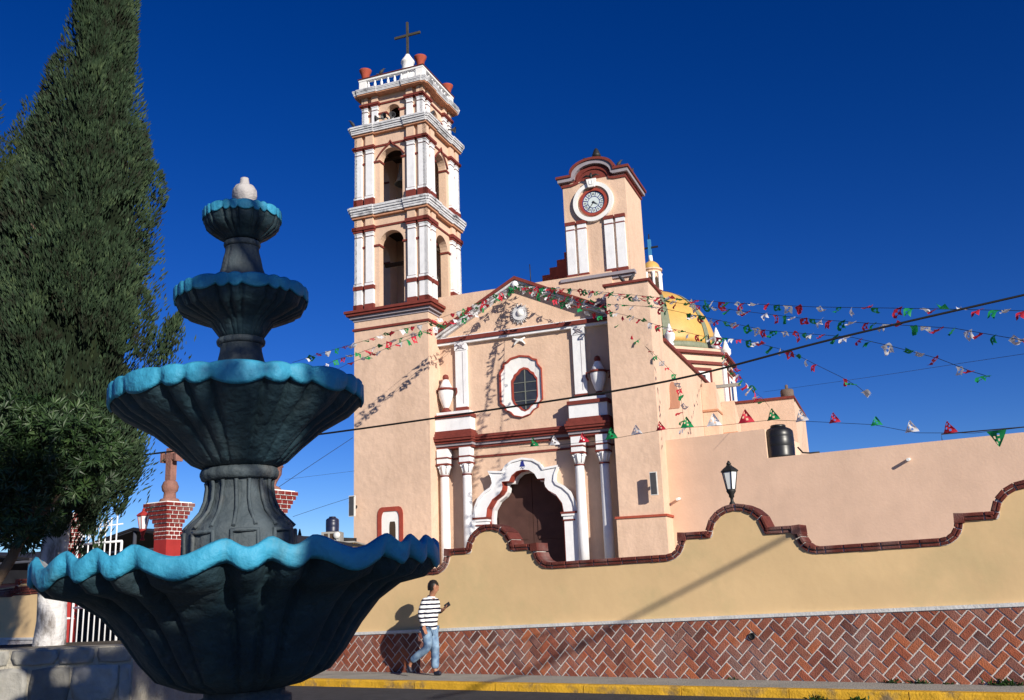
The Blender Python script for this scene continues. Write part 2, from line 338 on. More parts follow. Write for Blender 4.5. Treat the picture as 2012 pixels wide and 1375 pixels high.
def tier(z0, zb, zc0, zc1, zf, zt, half_arch, spring, pil, inset, ped=False, name='tier'):
    m = M(); b = inset+.12
    for k in range(4):
        o = len(m.v); arch_wall(m, b, T-b-.34, z0, zf, tc-half_arch, tc+half_arch, z0, spring, b, b+.34, 0, 0); m.xf(rot4(k), o)
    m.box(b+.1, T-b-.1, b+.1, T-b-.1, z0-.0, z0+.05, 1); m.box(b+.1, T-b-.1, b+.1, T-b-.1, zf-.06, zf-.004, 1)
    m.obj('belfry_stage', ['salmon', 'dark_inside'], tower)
    for k in range(4):
        for (p0, p1) in pil:
            q = M(); y0 = inset; y1 = b-.002; mid = (p0+p1)/2
            q.box(p0, p1, y0, y1, zb+.1, zc0, 0)                                # white shaft
            q.box(p0-.03, p1+.03, y0-.03, y1, zb, zb+.1, 0); q.box(p0-.012, p1+.012, y0-.012, y1, zb+.101, zb+.125, 1)
            q.box(p0-.04, p1+.04, y0-.04, y1, z0, z0+(.29 if ped else (zb-z0)), 2)   # maroon plinth
            if ped:
                q.box(p0-.02, p1+.02, y0-.02, y1, z0+.291, zb-.17, 0); q.box(p0-.05, p1+.05, y0-.05, y1, zb-.169, zb-.001, 2)
            q.box(p0-.012, p1+.012, y0-.012, y1, zc0-.16, zc0-.13, 1); q.box(p0-.02, p1+.02, y0-.02, y1, zc0+.001, zc0+.05, 0)
            q.box(p0-.05, p1+.05, y0-.05, y1, zc0+.051, (zc0+zc1)/2, 2); q.box(p0-.09, p1+.09, y0-.09, y1, (zc0+zc1)/2+.001, zc1, 2)
            q.box(p0-.01, p1+.01, y0-.01, y1, zc1+.001, zf-.001, 3)               # frieze block
            q.xf(rot4(k)); q.obj('pilaster', ['white_paint', 'maroon_dark', 'maroon', 'salmon'], tower)
        q = M(); q.box(b-.02, T-b+.02, b-.045, b-.003, zc1-.09, zc1-.01, 0)     # band between the capitals
        q.box(b-.02, tc-half_arch-.0, b-.05, b-.003, spring-.04, spring+.04, 0); q.box(tc+half_arch, T-b+.02, b-.05, b-.003, spring-.04, spring+.04, 0)
        q.box(tc-half_arch-.001, tc-half_arch+.045, b-.05, b+.34, spring-.04, spring+.04, 0); q.box(tc+half_arch-.045, tc+half_arch+.001, b-.05, b+.34, spring-.04, spring+.04, 0)
        q.xf(rot4(k)); q.obj('impost_band', 'maroon', tower)
    c = M(); e = .215-inset*.55
    st = [(.2, 0), (.5, 1), (.62, 1), (.85, 1), (1, 1)]; h = (zt-zf)/5
    for i, (fr, mm) in enumerate(st):
        o = e*fr; c.box(-o, T+o, -o, T+o, zf+i*h, zf+(i+1)*h, mm)
        for (p0, p1) in ((pil[0][0]-.05, pil[1][1]+.05), (pil[2][0]-.05, pil[3][1]+.05)):   # the cornice breaks forward over each pair
            for k in range(4):
                oo = len(c.v); c.box(p0-.04*fr-.02, p1+.04*fr+.02, -o-.05, -o-.002, zf+i*h+.002, zf+(i+1)*h-.002, mm); c.xf(rot4(k), oo)
    c.obj('cornice', ['orange_line', 'cornice_stone'], tower)
tier(12.87, 13.96, 16.25, 16.55, 16.92, 17.40, .575, 15.67, PIL, 0, True)
tier(17.401, 17.80, 19.98, 20.20, 20.70, 21.10, .54, 19.44, PIL, 0)
P3 = [(.22, .48), (.70, .98), (T-.98, T-.70), (T-.48, T-.22)]
tier(21.101, 21.16, 22.08, 22.30, 22.62, 22.90, .33, 21.78, P3, .22)
for k in range(4):   # little ogee label over the middle-stage arches
    q = M(); pts = [(tc+.06*i, 20.13-.02*abs(i)+(.16 if i == 0 else .07 if abs(i) == 1 else 0)-.003*i*i) for i in range(-11, 12)]
    q.tube([(x, .06, z) for x, z in pts], .035, 6, 0); q.xf(rot4(k)); q.obj('ogee_label', 'maroon', tower)
# balustrade
bm_ = M(); bm_.lathe([(.05, 0), (.05, .04), (.03, .07), (.062, .17), (.05, .26), (.028, .33), (.05, .37), (.05, .42)], 10)
bal_me = bm_.mesh('baluster', 'white_clean')
i0 = .13
for k in range(4):
    for i in range(8):
        x = i0+.42+(T-2*i0-.84)*i/7; p = rot4(k) @ Vector((x, i0+.09, 22.985)); link('baluster', bal_me, tower, p)
m = M(); frame_ring(m, i0, T-i0, i0, T-i0, 22.901, 22.985, .2, 0); frame_ring(m, i0-.02, T-i0+.02, i0-.02, T-i0+.02, 23.405, 23.49, .22, 0)
frame_ring(m, i0-.05, T-i0+.05, i0-.05, T-i0+.05, 23.491, 23.53, .26, 1)
for x in (i0, T-i0-.34):
    for y in (i0, T-i0-.34): m.box(x, x+.34, y, y+.34, 22.986, 23.404, 0)
m.box(i0+.21, T-i0-.21, i0+.21, T-i0-.21, 22.9005, 22.93, 0)
m.obj('balustrade_rail', ['white_clean', 'maroon_dark'], tower)
m = M(); m.lathe([(.42, 22.94), (.42, 23.9), (.34, 24.05), (.27, 24.2), (.27, 24.75), (.31, 24.78), (.31, 24.84), (.24, 24.95), (.13, 25.12), (.09, 25.2)], 20, (tc+.05, tc, 0)); m.obj('cross_pedestal', 'white_clean', tower)
m = M(); m.box(tc+.005, tc+.095, tc-.045, tc+.045, 25.18, 26.85, 0); m.box(tc-.6, tc+.003, tc-.04, tc+.04, 26.13, 26.235, 0); m.box(tc+.097, tc+.70, tc-.04, tc+.04, 26.13, 26.235, 0)
m.obj('cross', 'cross_metal', tower)
# tower window (flat white splay, red surround) and ladder inside the lower belfry
q = M(); cx = 1.62; o_ = [(cx-.55, 2.6), (cx-.55, 4.55)]+[(cx-.55+.18*(1-math.cos(R(a))), 4.55+.30*math.sin(R(a))) for a in (30, 60, 90)]+[(cx+.55-.18*(1-math.cos(R(a))), 4.55+.30*math.sin(R(a))) for a in (90, 60, 30)]+[(cx+.55, 4.55), (cx+.55, 2.6)]
i_ = [(cx+(p[0]-cx)*.70, 2.6+(p[1]-2.6)*.925) for p in o_]; i2 = [(cx+.08+(p[0]-cx)*.25, 2.6+(p[1]-2.6)*.75) for p in o_]
q.band(o_, i_, -.04, -.003, 0); q.obj('window_surround', 'red_paint', tower)
q = M(); n = len(i_); q.add([(p[0], -.004, p[1]) for p in i_]+[(p[0], -.002, p[1]) for p in i2], [(i, i+1, n+i+1, n+i) for i in range(n-1)], 0)
q.add([(p[0], -.001, p[1]) for p in i2], [tuple(range(n))], 1); 
TWIN = q
# no recess: the splay lies flat, and dark colour stands for the unlit opening
q.v = [(x, y, z) for x, y, z in q.v]
q.obj('window_reveal', ['white_clean', 'dark_inside'], tower)
m = M()
for x in (1.95, 2.45): m.box(x, x+.06, 1.0, 1.06, 12.93, 16.4)
for i in range(8): m.box(1.95, 2.5, .99, 1.05, 13.2+i*.4, 13.26+i*.4)
m.box(.6, 2.8, 1.5, 1.62, 15.2, 15.35)
m.obj('belfry_ladder', 'dark_inside', tower)
# ---- facade wall between tower and buttress, door recess left open
FY = 1.0; DC = 6.86
half_in = [(1.55, 1.5), (1.55, 4.28), (1.50, 4.6), (1.28, 4.92), (.99, 5.10), (.87, 5.25), (.84, 5.38), (.87, 5.56), (.57, 5.56), (.46, 5.76), (.25, 5.91), (0, 5.95)]
half_out = [(2.02, 1.5), (2.02, 4.28), (1.96, 4.64), (1.82, 4.94), (1.57, 5.18), (1.31, 5.32), (1.22, 5.47), (1.26, 5.70), (1.38, 5.956), (.81, 5.90), (.68, 6.11), (.42, 6.27), (0, 6.345)]
half_in.insert(8, (.72, 5.56))
def dens(h, n=4):
    out = []
    for a, b in zip(h, h[1:]):
        out += [(a[0]+(b[0]-a[0])*i/n, a[1]+(b[1]-a[1])*i/n) for i in range(n)]
    return out+[h[-1]]
def full(h, c=DC): return [(c-x, z) for x, z in h]+[(c+x, z) for x, z in reversed(h[:-1])]
fin, fout = full(half_in), full(half_out)
X0, X1, ZT = T-.02, 10.7, 13.3
m = M()
hole_top = [(X0, 6.5)]
outer_poly = [(X0, 0), (X0, ZT), (9.2, ZT), (9.2, 13.2), (X1, 13.2), (X1, 0)]
poly = [(X0, 0), (X0, ZT), (X1, ZT), (X1, 0)]+list(reversed([(p[0], max(p[1], 0) if i not in (0, len(fin)-1) else 0) for i, p in enumerate(fin)]))
m.prism(poly, FY, FY+.9, 0)
facade = m.obj('facade_wall', 'salmon', church)
# doorway: red reveal, inner white edge and wooden leaves
m = M(); m.band([(p[0], p[1]) for p in fout], fin, FY-.30, FY-.003, 0, 1); m.obj('portal_arch', ['white_paint', 'red_paint'], facade)
sm_ = [(DC+(p[0]-DC)*1.025, p[1]+.05) for p in fout]
m = M(); m.band(sm_, [(DC+(p[0]-DC)*.985, p[1]-.03) for p in fout], FY-.36, FY-.301, 1); m.obj('portal_edge_moulding', ['maroon_dark', 'white_paint'], facade)
ins = [(DC+(p[0]-DC)*.93, p[1]-.06) for p in fin]
m = M(); m.band([(DC+(p[0]-DC)*.999, p[1]-.001) for p in fin], ins, FY+.2, FY+.5, 0, 0); m.obj('portal_reveal_edge', 'white_paint', facade)
m = M(); m.band([(DC+(p[0]-DC)*.998, p[1]-.002) for p in fin], [(DC+(p[0]-DC)*.985, p[1]-.015) for p in fin], FY-.29, FY+.199, 0, 0); m.obj('portal_intrados', 'red_paint', facade)
m = M(); m.box(DC-1.6, DC-.01, FY+.62, FY+.72, .3, 6.0); m.box(DC+.01, DC+1.6, FY+.62, FY+.72, .3, 6.0)
for s in (-1, 1):
    for zz in (1.0, 2.2, 3.4): m.box(min(DC+s*.2, DC+s*1.4), max(DC+s*.2, DC+s*1.4), FY+.59, FY+.618, zz, zz+.9)
m.obj('wooden_door', 'door_wood', facade)
for s in (-1, 1):
    m = M(); xa, xb = sorted((DC+s*1.5, DC+s*2.06)); m.box(xa+.04, xb-.04, FY-.28, FY-.004, .3, 3.95, 0); m.box(xa, xb, FY-.34, FY-.004, 3.951, 4.0, 1); m.box(xa+.02, xb-.02, FY-.32, FY-.004, 4.001, 4.12, 0); m.box(xa-.03, xb+.03, FY-.37, FY-.004, 4.121, 4.2, 0); m.box(xa-.06, xb+.06, FY-.39, FY-.004, 4.201, 4.275, 1)
    m.obj('door_jamb', ['white_paint', 'maroon'], facade)
m = M(); cx, cz, y = DC, 6.13, FY-.305   # blue emblem on the keystone: small bell with open strokes under it
m.prism([(cx-.11, cz-.07), (cx-.07, cz+.03), (cx-.05, cz+.12), (cx, cz+.16), (cx+.05, cz+.12), (cx+.07, cz+.03), (cx+.11, cz-.07)], y-.012, y-.001)
m.tube([(cx-.08, y-.01, cz-.15), (cx-.02, y-.01, cz-.10), (cx+.03, y-.01, cz-.15), (cx+.08, y-.01, cz-.10)], .012, 5); m.obj('portal_emblem', 'emblem_blue', facade)
# columns
colm = M()
colm.lathe([(.27, 0), (.27, .18), (.25, .2), (.25, .26), (.21, .3)], 20, mi=1)
colm.lathe([(.185, .3), (.185, 1.6), (.17, 3.9), (.165, 4.03)], 20, mi=0)
colm.lathe([(.19, 4.031), (.2, 4.05), (.19, 4.08)], 20, mi=1)
colm.lathe([(.165, 4.081), (.17, 4.2), (.21, 4.36), (.25, 4.46)], 20, mi=0)
for i in range(8):
    a = math.pi*2*i/8; colm.tube([(.17*math.cos(a), .17*math.sin(a), 4.14), (.22*math.cos(a), .22*math.sin(a), 4.36), (.27*math.cos(a), .27*math.sin(a), 4.42), (.27*math.cos(a), .27*math.sin(a), 4.38)], .028, 5, 0)
colm.box(-.25, .25, -.25, .25, 4.461, 4.53, 1); colm.box(-.22, .22, -.22, .22, 4.531, 4.72, 0); colm.box(-.25, .25, -.25, .25, 4.721, 4.77, 1); colm.box(-.22, .22, -.22, .22, 4.771, 5.09, 0)
col_me = colm.mesh('column', ['white_paint', 'maroon'])
for x in (3.65, 4.60, 9.12, 10.07): link('column', col_me, facade, (x, FY-.36, 1.87))
m = M(); m.box(4.83, 8.88, FY-.05, FY-.003, 6.58, 6.66, 0)
for a, b in ((X0+.01, 3.42), (3.88, 4.37), (9.35, 9.84), (10.3, X1-.01)): m.box(a, b, FY-.05, FY-.003, 6.58, 6.66, 0)
m.obj('red_line_course', 'maroon', facade)
m = M()   # main entablature, breaking forward over the column pairs
for i, (o, z0, z1, mi) in enumerate([(.10, 6.97, 7.06, 0), (.16, 7.061, 7.16, 1), (.24, 7.161, 7.25, 0), (.32, 7.251, 7.34, 0), (.36, 7.341, 7.44, 0)]):
    m.box(X0+.01, X1-.08, FY-o, FY-.004, z0, z1, mi)
    for a, b in ((3.38, 4.86), (8.85, 10.34)): m.box(a-o*.35, b+o*.35, FY-.36-o, FY-o-.004, z0+.002, z1-.002, mi)
m.obj('entablature', ['maroon', 'grey_lilac'], facade)
for a, b in ((3.36, 4.84), (8.86, 10.34)):   # pedestal blocks over the column pairs
    m = M(); m.box(a-.1, b+.1, FY-.62, FY-.005, 7.45, 7.56, 1); m.box(a-.04, b+.04, FY-.56, FY-.005, 7.561, 7.66, 1); m.box(a, b, FY-.5, FY-.005, 7.661, 8.16, 0); m.box(a-.05, b+.05, FY-.56, FY-.005, 8.161, 8.3, 1); m.box(a+.03, b-.03, FY-.46, FY-.005, 8.301, 8.42, 0)
    m.obj('pedestal_block', ['white_paint', 'maroon'], facade)
for x in (4.35, 9.27):   # upper pilasters with carved cap panels
    m = M(); m.box(x-.25, x+.25, FY-.16, FY-.004, 8.421, 8.62, 1); m.box(x-.24, x+.24, FY-.14, FY-.004, 8.621, 10.92, 0); m.box(x+.07, x+.09, FY-.147, FY-.141, 8.75, 10.85, 2)
    m.box(x-.26, x+.26, FY-.17, FY-.004, 10.921, 11.2, 0)
    for dx in (-1, 1): m.tube([(x-.17*dx, FY-.18, 10.96), (x, FY-.18, 11.06), (x+.17*dx, FY-.18, 11.17)], .022, 5, 2)
    m.tube([(x+.09*math.cos(a*.4), FY-.18, 11.06+.08*math.sin(a*.4)) for a in range(17)], .015, 5, 2)
    m.obj('upper_pilaster', ['white_paint', 'maroon', 'grey_lilac'], facade)
# urns on the blocks
u = M(); u.lathe([(.2, 0), (.2, .1), (.14, .14), (.1, .2)], 18, mi=1); u.lathe([(.1, .2), (.16, .3), (.27, .62), (.30, .86), (.30, .9)], 18, mi=0); u.lathe([(.34, .9), (.35, .93), (.34, .98)], 18, mi=1); u.lathe([(.28, .98), (.2, 1.14), (.13, 1.3), (.1, 1.34)], 18, mi=0); u.lathe([(.1, 1.34), (.13, 1.42), (.1, 1.52), (.03, 1.56)], 14, mi=1)
for s in (-1, 1): u.tube([(s*.3, 0, .94), (s*.46, 0, .95), (s*.47, 0, .8), (s*.40, 0, .66)], .035, 6, 1)
u_me = u.mesh('urn', ['white_paint', 'maroon'])
for x in (3.72, 10.0): link('urn', u_me, facade, (x, FY-.24, 8.42))
# pediment
m = M(); m.box(X0+.01, X1-.02, FY-.18, FY-.004, 11.2, 11.30, 1); m.box(X0+.01, X1-.02, FY-.24, FY-.004, 11.301, 11.46, 0); m.box(X0+.01, X1-.02, FY-.20, FY-.004, 11.461, 11.5, 1)
m.obj('pediment_cornice', ['maroon', 'white_paint'], facade)
ap = (DC, 13.44)
for sgn, xe in ((-1, X0+.01), (1, X1-.02)):
    z_e = 11.60
    def rk(t0, t1, o, mi): m.prism([(xe, z_e-t0), (ap[0], ap[1]-t0), (ap[0], ap[1]-t1), (xe, z_e-t1)], FY-o, FY-.004, mi)
    m = M(); rk(-.13, .0, .42, 0); rk(.001, .10, .34, 1); rk(.101, .2, .2, 1); m.obj('raking_cornice', ['maroon', 'cornice_stone'], facade)
m = M(); m.lathe([(.02, -.2), (.12, -.12), (.15, 0), (.1, .12), (.02, .16)], 12, (DC, FY-.36, 13.22)); m.obj('apex_ornament', 'white_paint', facade)
m = M(); m.tube([(7.3, FY+.3, 13.3), (7.28, FY+.3, 14.2)], .02, 5); m.obj('rooftop_rod', 'iron_black', church)
# sunburst relief and crossed palms
m = M(); c = (6.90, 12.1)
for i in range(28):
    a = 2*math.pi*i/28; a1, a2 = a-.09, a+.09; r1, r2 = .26, .43-.05*(i % 2)
    m.prism([(c[0]+r1*math.cos(a1), c[1]+r1*math.sin(a1)), (c[0]+r2*math.cos(a), c[1]+r2*math.sin(a)), (c[0]+r1*math.cos(a2), c[1]+r1*math.sin(a2))], FY-.09, FY-.004)
m.prism(arc(c[0], c[1], .28, 0, 345, 23), FY-.13, FY-.004)
qq = M(); qq.lathe([(.02, .1), (.12, .06), (.16, 0), (.14, -.04)], 12); qq.xf(Matrix.Translation((c[0]+.04, FY-.13, c[1]+.02)) @ Matrix.Rotation(R(90), 4, 'X')); qq.obj('sunburst_boss', 'white_clean', facade)
for i in range(0):
    a = rnd.uniform(0, 6.3); rr = rnd.uniform(.08, .22); x, z = c[0]+rr*math.cos(a), c[1]+rr*math.sin(a); m.tube([(x-.05, FY-.14, z), (x, FY-.18, z+.03), (x+.05, FY-.14, z-.02)], .025, 5)
m.obj('sunburst_relief', 'cornice_stone', facade)
m = M()
for s in (-1, 1):
    m.tube([(DC-.02+s*t*.24, FY-.06, 11.14-.02-.28*((t+1)/2)**1.6+.03*math.sin(3*t)) for t in [i/6-1 for i in range(13)]], [.03+.03*max(0, math.sin(math.pi*i/12)) for i in range(13)], 6)
m.obj('crossed_palms_relief', 'white_clean', facade)
# window
wo_ = [(.0, 10.43), (.4, 10.36), (.55, 10.24), (.70, 10.20), (.72, 10.03), (.88, 9.82), (.88, 8.60), (.72, 8.47), (.68, 8.30), (.50, 8.22), (.36, 8.06), (0, 7.97)]
wi_ = [(.0, 9.86), (.14, 9.81), (.24, 9.68), (.36, 9.6), (.40, 9.5), (.48, 9.40), (.48, 8.76), (.42, 8.56), (.30, 8.46), (.2, 8.4), (.12, 8.30), (0, 8.24)]
def sym(h, c, k=1): return [(c+x*k, z) for x, z in h]+[(c-x*k, z) for x, z in reversed(h[1:-1])]
WO = sym(wo_, DC-.03); WI = sym(wi_, DC+.13)
WM = [(a[0]*.12+b[0]*.88, a[1]*.12+b[1]*.88) for a, b in zip(WI, WO)]
m = M(); m.band(WO, WM, FY-.10, FY-.003, 0, closed=True); m.obj('window_surround', 'red_paint', facade)
m = M(); n = len(WM); m.add([(p[0], FY-.05, p[1]) for p in WM]+[(p[0], FY-.006, p[1]) for p in WI], [(i, (i+1) % n, n+(i+1) % n, n+i) for i in range(n)], 0)
W2 = [(a[0]*.85+b[0]*.15, a[1]*.85+b[1]*.15) for a, b in zip(WI, WO)]
m.band(W2, WI, FY-.035, FY-.0055, 1, closed=True)
win = m.obj('window', ['white_clean', 'red_paint'], facade)
m = M(); m.add([(p[0], FY-.004, p[1]) for p in WI], [tuple(range(n))]); m.obj('window_glass', 'glass_dark', facade)
m = M(); wx = DC+.13; m.box(wx-.02, wx+.02, FY-.03, FY-.008, 8.28, 9.84)
for z in (8.62, 8.98, 9.34): m.box(wx-.46, wx+.46, FY-.028, FY-.007, z-.014, z+.014)
m.obj('window_bars', 'window_bar', facade)
# ---- right buttress, side wall of the nave
m = M(); m.prism([(10.68, 0), (10.68, 8.6), (10.70, 12.36), (12.30, 12.36), (12.28, 3.9), (12.28, 0)], 0, 1.9, 0); 
butt = m.obj('buttress', 'salmon_shaft', church)
m = M(); m.box(10.60, 12.38, -.09, 1.98, 12.361, 12.45); m.obj('buttress_coping', 'maroon', butt)
m = M(); m.box(10.585, 12.345, -.07, 1.2, 2.0, 3.84, 1); m.box(10.54, 12.40, -.12, 1.2, 3.841, 3.92, 0); m.obj('buttress_base', ['terracotta', 'salmon'], butt)
m = M()
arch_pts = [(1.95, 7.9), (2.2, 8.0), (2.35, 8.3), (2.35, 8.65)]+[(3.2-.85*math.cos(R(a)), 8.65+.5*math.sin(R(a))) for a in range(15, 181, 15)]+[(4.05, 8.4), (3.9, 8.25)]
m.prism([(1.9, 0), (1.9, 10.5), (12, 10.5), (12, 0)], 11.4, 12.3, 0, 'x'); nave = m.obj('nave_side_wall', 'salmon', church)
m = M(); m.prism(arch_pts, 12.29, 12.33, 0, 'x'); m.obj('side_niche', 'niche_shade', nave)
m = M(); m.box(11.3, 12.4, 1.9, 12.1, 10.501, 10.62); m.obj('nave_coping', 'maroon', nave)
m = M(); m.box(T, 11.4, 1.91, 26, 0, 10.2); m.obj('nave_roof_block', 'salmon', church)
m = M(); m.prism([(9.2, 0), (9.2, 10.2), (10.4, 9.4), (10.4, 0)], 12.31, 12.95, 0, 'x'); m.box(12.31, 12.99, 9.14, 10.5, 8.9, 8.99, 1); m.obj('side_buttress', ['salmon', 'orange_line'], church)
m = M(); m.prism([(10.4, 0), (10.4, 9.5), (11.8, 8.6), (11.8, 0)], 12.96, 13.55, 0, 'x'); m.box(12.96, 13.59, 10.33, 11.9, 8.0, 8.08, 1); m.obj('side_buttress', ['salmon', 'orange_line'], church)
m = M(); m.box(12.1, 16.0, 12, 18, 0, 9.62, 0); m.box(12.0, 16.06, 11.92, 18, 9.621, 9.73, 1); m.obj('transept', ['salmon', 'maroon'], church)
m = M(); m.lathe([(.3, 9.5), (.3, 10.05), (.26, 10.1), (.07, 10.12), (.07, 10.3), (.02, 10.34)], 14, (15.72, 12.3, 0)); m.obj('corner_turret', 'turret_stone', church)
m = M(); m.box(12.6, 14.0, 9.6, 9.75, 10.0, 10.14); m.box(12.62, 12.9, 9.5, 9.9, 9.72, 9.99); m.obj('stone_waterspout', 'far_grey', church)
m = M()   # roof stair beside the clock turret
for i in range(4): m.box(7.0+.34*i, 7.0+.34*(i+1), 3.6, 4.6, 12.5, 14.45+.29*i)
m.obj('roof_stair', 'terracotta', church)
# ---- clock turret
CX0, CX1, CY0 = 8.86, 11.42, 1.22; CM = (CX0+CX1)/2
m = M(); top = [(CX0, 13.05), (CX0, 17.3), (CM-.88, 17.3)]+[(CM-.72*math.cos(R(a)), 17.3+.50*math.sin(R(a))) for a in range(0, 181, 15)]+[(CM+.88, 17.3), (CX1, 17.3), (CX1, 13.05)]
m.prism(top, CY0, CY0+2.56, 0); clock = m.obj('clock_turret', 'salmon', church)
m = M(); m.box(CX0-.12, CX1+.12, CY0-.12, CY0+2.7, 12.0, 12.99, 0); m.box(CX0-.14, CX1+.14, CY0-.2, CY0-.001, 12.991, 13.10, 1); m.box(CX0-.2, CX1+.2, CY0-.3, CY0-.001, 13.101, 13.22, 1)
m.obj('turret_base', ['salmon', 'grey_lilac'], clock)
def hump(off, w): return [(CX0-w, 17.3+off), (CM-.86, 17.3+off)]+[(CM-(.74+off*.7)*math.cos(R(a)), 17.36+off+.52*math.sin(R(a))) for a in range(0, 181, 12)]+[(CM+.86, 17.3+off), (CX1+w, 17.3+off)]
for nm, o0, o1, pr, mt in (('turret_band', -.17, -.07, .05, 'maroon'), ('turret_cornice', .02, .17, .16, 'grey_lilac'), ('turret_coping', .171, .27, .22, 'maroon')):
    m = M(); m.band(hump(o1, pr), hump(o0, pr), CY0-pr, CY0-.003, 0); m.box(CX1+.003, CX1+pr, CY0-.003, CY0+2.56+pr, 17.3+o0, 17.3+o1); m.box(CX0-pr, CX0-.003, CY0-.003, CY0+2.56+pr, 17.3+o0, 17.3+o1)
    m.obj(nm, mt, clock)
m = M(); hp = hump(.28, .1); hp2 = hp+[(CX1+.1, 17.28), (CX0-.1, 17.28)]; m.prism(hp2, CY0-.002, CY0+2.6); m.obj('turret_roof', 'maroon', clock)
for a, b in ((8.93, 9.28), (9.40, 9.75), (10.50, 10.85), (10.96, 11.31)):
    m = M(); y = CY0-.004; m.box(a, b, CY0-.1, y, 13.42, 15.24, 0); m.box(a-.03, b+.03, CY0-.14, y, 13.221, 13.419, 1); m.box(a, b, CY0-.11, y, 15.241, 15.29, 1); m.box(a, b, CY0-.1, y, 15.291, 15.46, 0); m.box(a-.03, b+.03, CY0-.13, y, 15.461, 15.60, 1)
    m.obj('turret_pilaster', ['white_paint', 'maroon'], clock)
kx, kz = 10.11, 16.30
def ringm(r0, r1, y0, y1, mt, name, n=40):
    m = M(); m.band(arc(kx, kz, r1, 0, 351, n-1), arc(kx, kz, r0, 0, 351, n-1), y0, y1, 0, closed=True); return m.obj(name, mt, clock)
ringm(.66, .82, CY0-.14, CY0-.003, 'white_clean', 'clock_surround'); ringm(.575, .659, CY0-.03, CY0-.003, 'salmon', 'clock_inner_ring'); ringm(.47, .574, CY0-.09, CY0-.003, 'red_paint', 'clock_rim')
m = M(); m.prism(arc(kx, kz, .469, 0, 350, 35), CY0-.02, CY0-.004); m.obj('clock_face', 'emblem_blue', clock)
ROM = ['XII', 'I', 'II', 'III', 'IV', 'V', 'VI', 'VII', 'VIII', 'IX', 'X', 'XI']
for h in range(12):
    a0 = 90-30*h; m = M(); ou = arc(kx, kz, .43, a0-12.6, a0+12.6, 5); inn = arc(kx, kz, .255, a0-11, a0+11, 5); m.band(ou, inn, CY0-.032, CY0-.0205, 0)
    s = ROM[h]; wd = {'I': .018, 'V': .05, 'X': .05}; tot = sum(wd[c] for c in s)+.008*(len(s)-1); x = -tot/2; a = R(a0); ux, uz = math.sin(a), -math.cos(a); vx, vz = math.cos(a), math.sin(a)
    def pt(p, q): return (kx+vx*(.345+q)+ux*p, CY0-.034, kz+vz*(.345+q)+uz*p)
    for c in s:
        ww = wd[c]; st = {'I': [((ww/2, -.05), (ww/2, .05))], 'V': [((0, .05), (ww/2, -.05)), ((ww/2, -.05), (ww, .05))], 'X': [((0, .05), (ww, -.05)), ((0, -.05), (ww, .05))]}[c]
        for p, q in st: m.tube([pt(x+p[0], p[1]), pt(x+q[0], q[1])], .0065, 4, 1, False)
        x += ww+.008
    m.obj('numeral_tile', ['clock_tile', 'iron_black'], clock)
m = M(); m.prism(arc(kx, kz, .225, 0, 345, 23), CY0-.032, CY0-.0205); m.obj('clock_centre', 'clock_tile', clock)
for ang, ln, wd in ((-127, .44, .022), (-33, .27, .03)):
    a = R(ang); d = (math.cos(a), math.sin(a)); nrm = (-d[1], d[0]); y = CY0-.05-.006*(ln < .3)
    m = M(); m.prism([(kx-d[0]*.05+nrm[0]*wd, kz-d[1]*.05+nrm[1]*wd), (kx+d[0]*ln, kz+d[1]*ln), (kx-d[0]*.05-nrm[0]*wd, kz-d[1]*.05-nrm[1]*wd)], y, y+.005); m.obj('clock_hand', 'iron_black', clock)
m = M(); m.prism([(kx-.13, kz+.58), (kx-.2, kz+.92), (kx+.2, kz+.92), (kx+.13, kz+.58)], CY0-.24, CY0-.145); m.tube([(kx-.06, CY0-.25, kz+.84), (kx-.06, CY0-.25, kz+.68), (kx+.06, CY0-.25, kz+.68), (kx+.06, CY0-.25, kz+.84)], .014, 5); m.obj('clock_keystone', 'white_clean', clock)
m = M(); m.lathe([(.16, 0), (.16, .12), (.07, .16), (.05, .3), (.1, .34), (.19, .42), (.16, .5), (.1, .66), (.07, .72), (.03, .76)], 14, (CM+.06, CY0+.5, 18.06)); m.obj('turret_finial', 'iron_black', clock)
# ---- dome
DX, DY = 8.15, 20.0
m = M(); m.lathe([(4.25, 9.5), (4.25, 12.9)], 8, (DX, DY, 0), 0, False, R(22.5)); m.lathe([(4.4, 12.901), (4.4, 13.05)], 8, (DX, DY, 0), 1, False, R(22.5)); m.lathe([(4.26, 13.051), (4.26, 13.45)], 8, (DX, DY, 0), 0, False, R(22.5)); m.lathe([(4.5, 13.451), (4.5, 13.6)], 8, (DX, DY, 0), 1, False, R(22.5)); m.lathe([(4.1, 13.601), (4.1, 13.85), (3.6, 13.9)], 8, (DX, DY, 0), 0, False, R(22.5))
dome = m.obj('dome_drum', ['salmon', 'maroon'], church)
m = M(); m.lathe([(3.46, 13.9), (3.46, 14.2), (3.4, 14.3)], 48, (DX, DY, 0)); m.obj('dome_base_ring', 'dome_green', dome)
m = M(); m.lathe([(3.36*math.cos(R(a)), 14.28+3.75*math.sin(R(a))) for a in range(0, 85, 5)], 64, (DX, DY, 0)); m.obj('dome_shell', 'dome_yellow', dome)
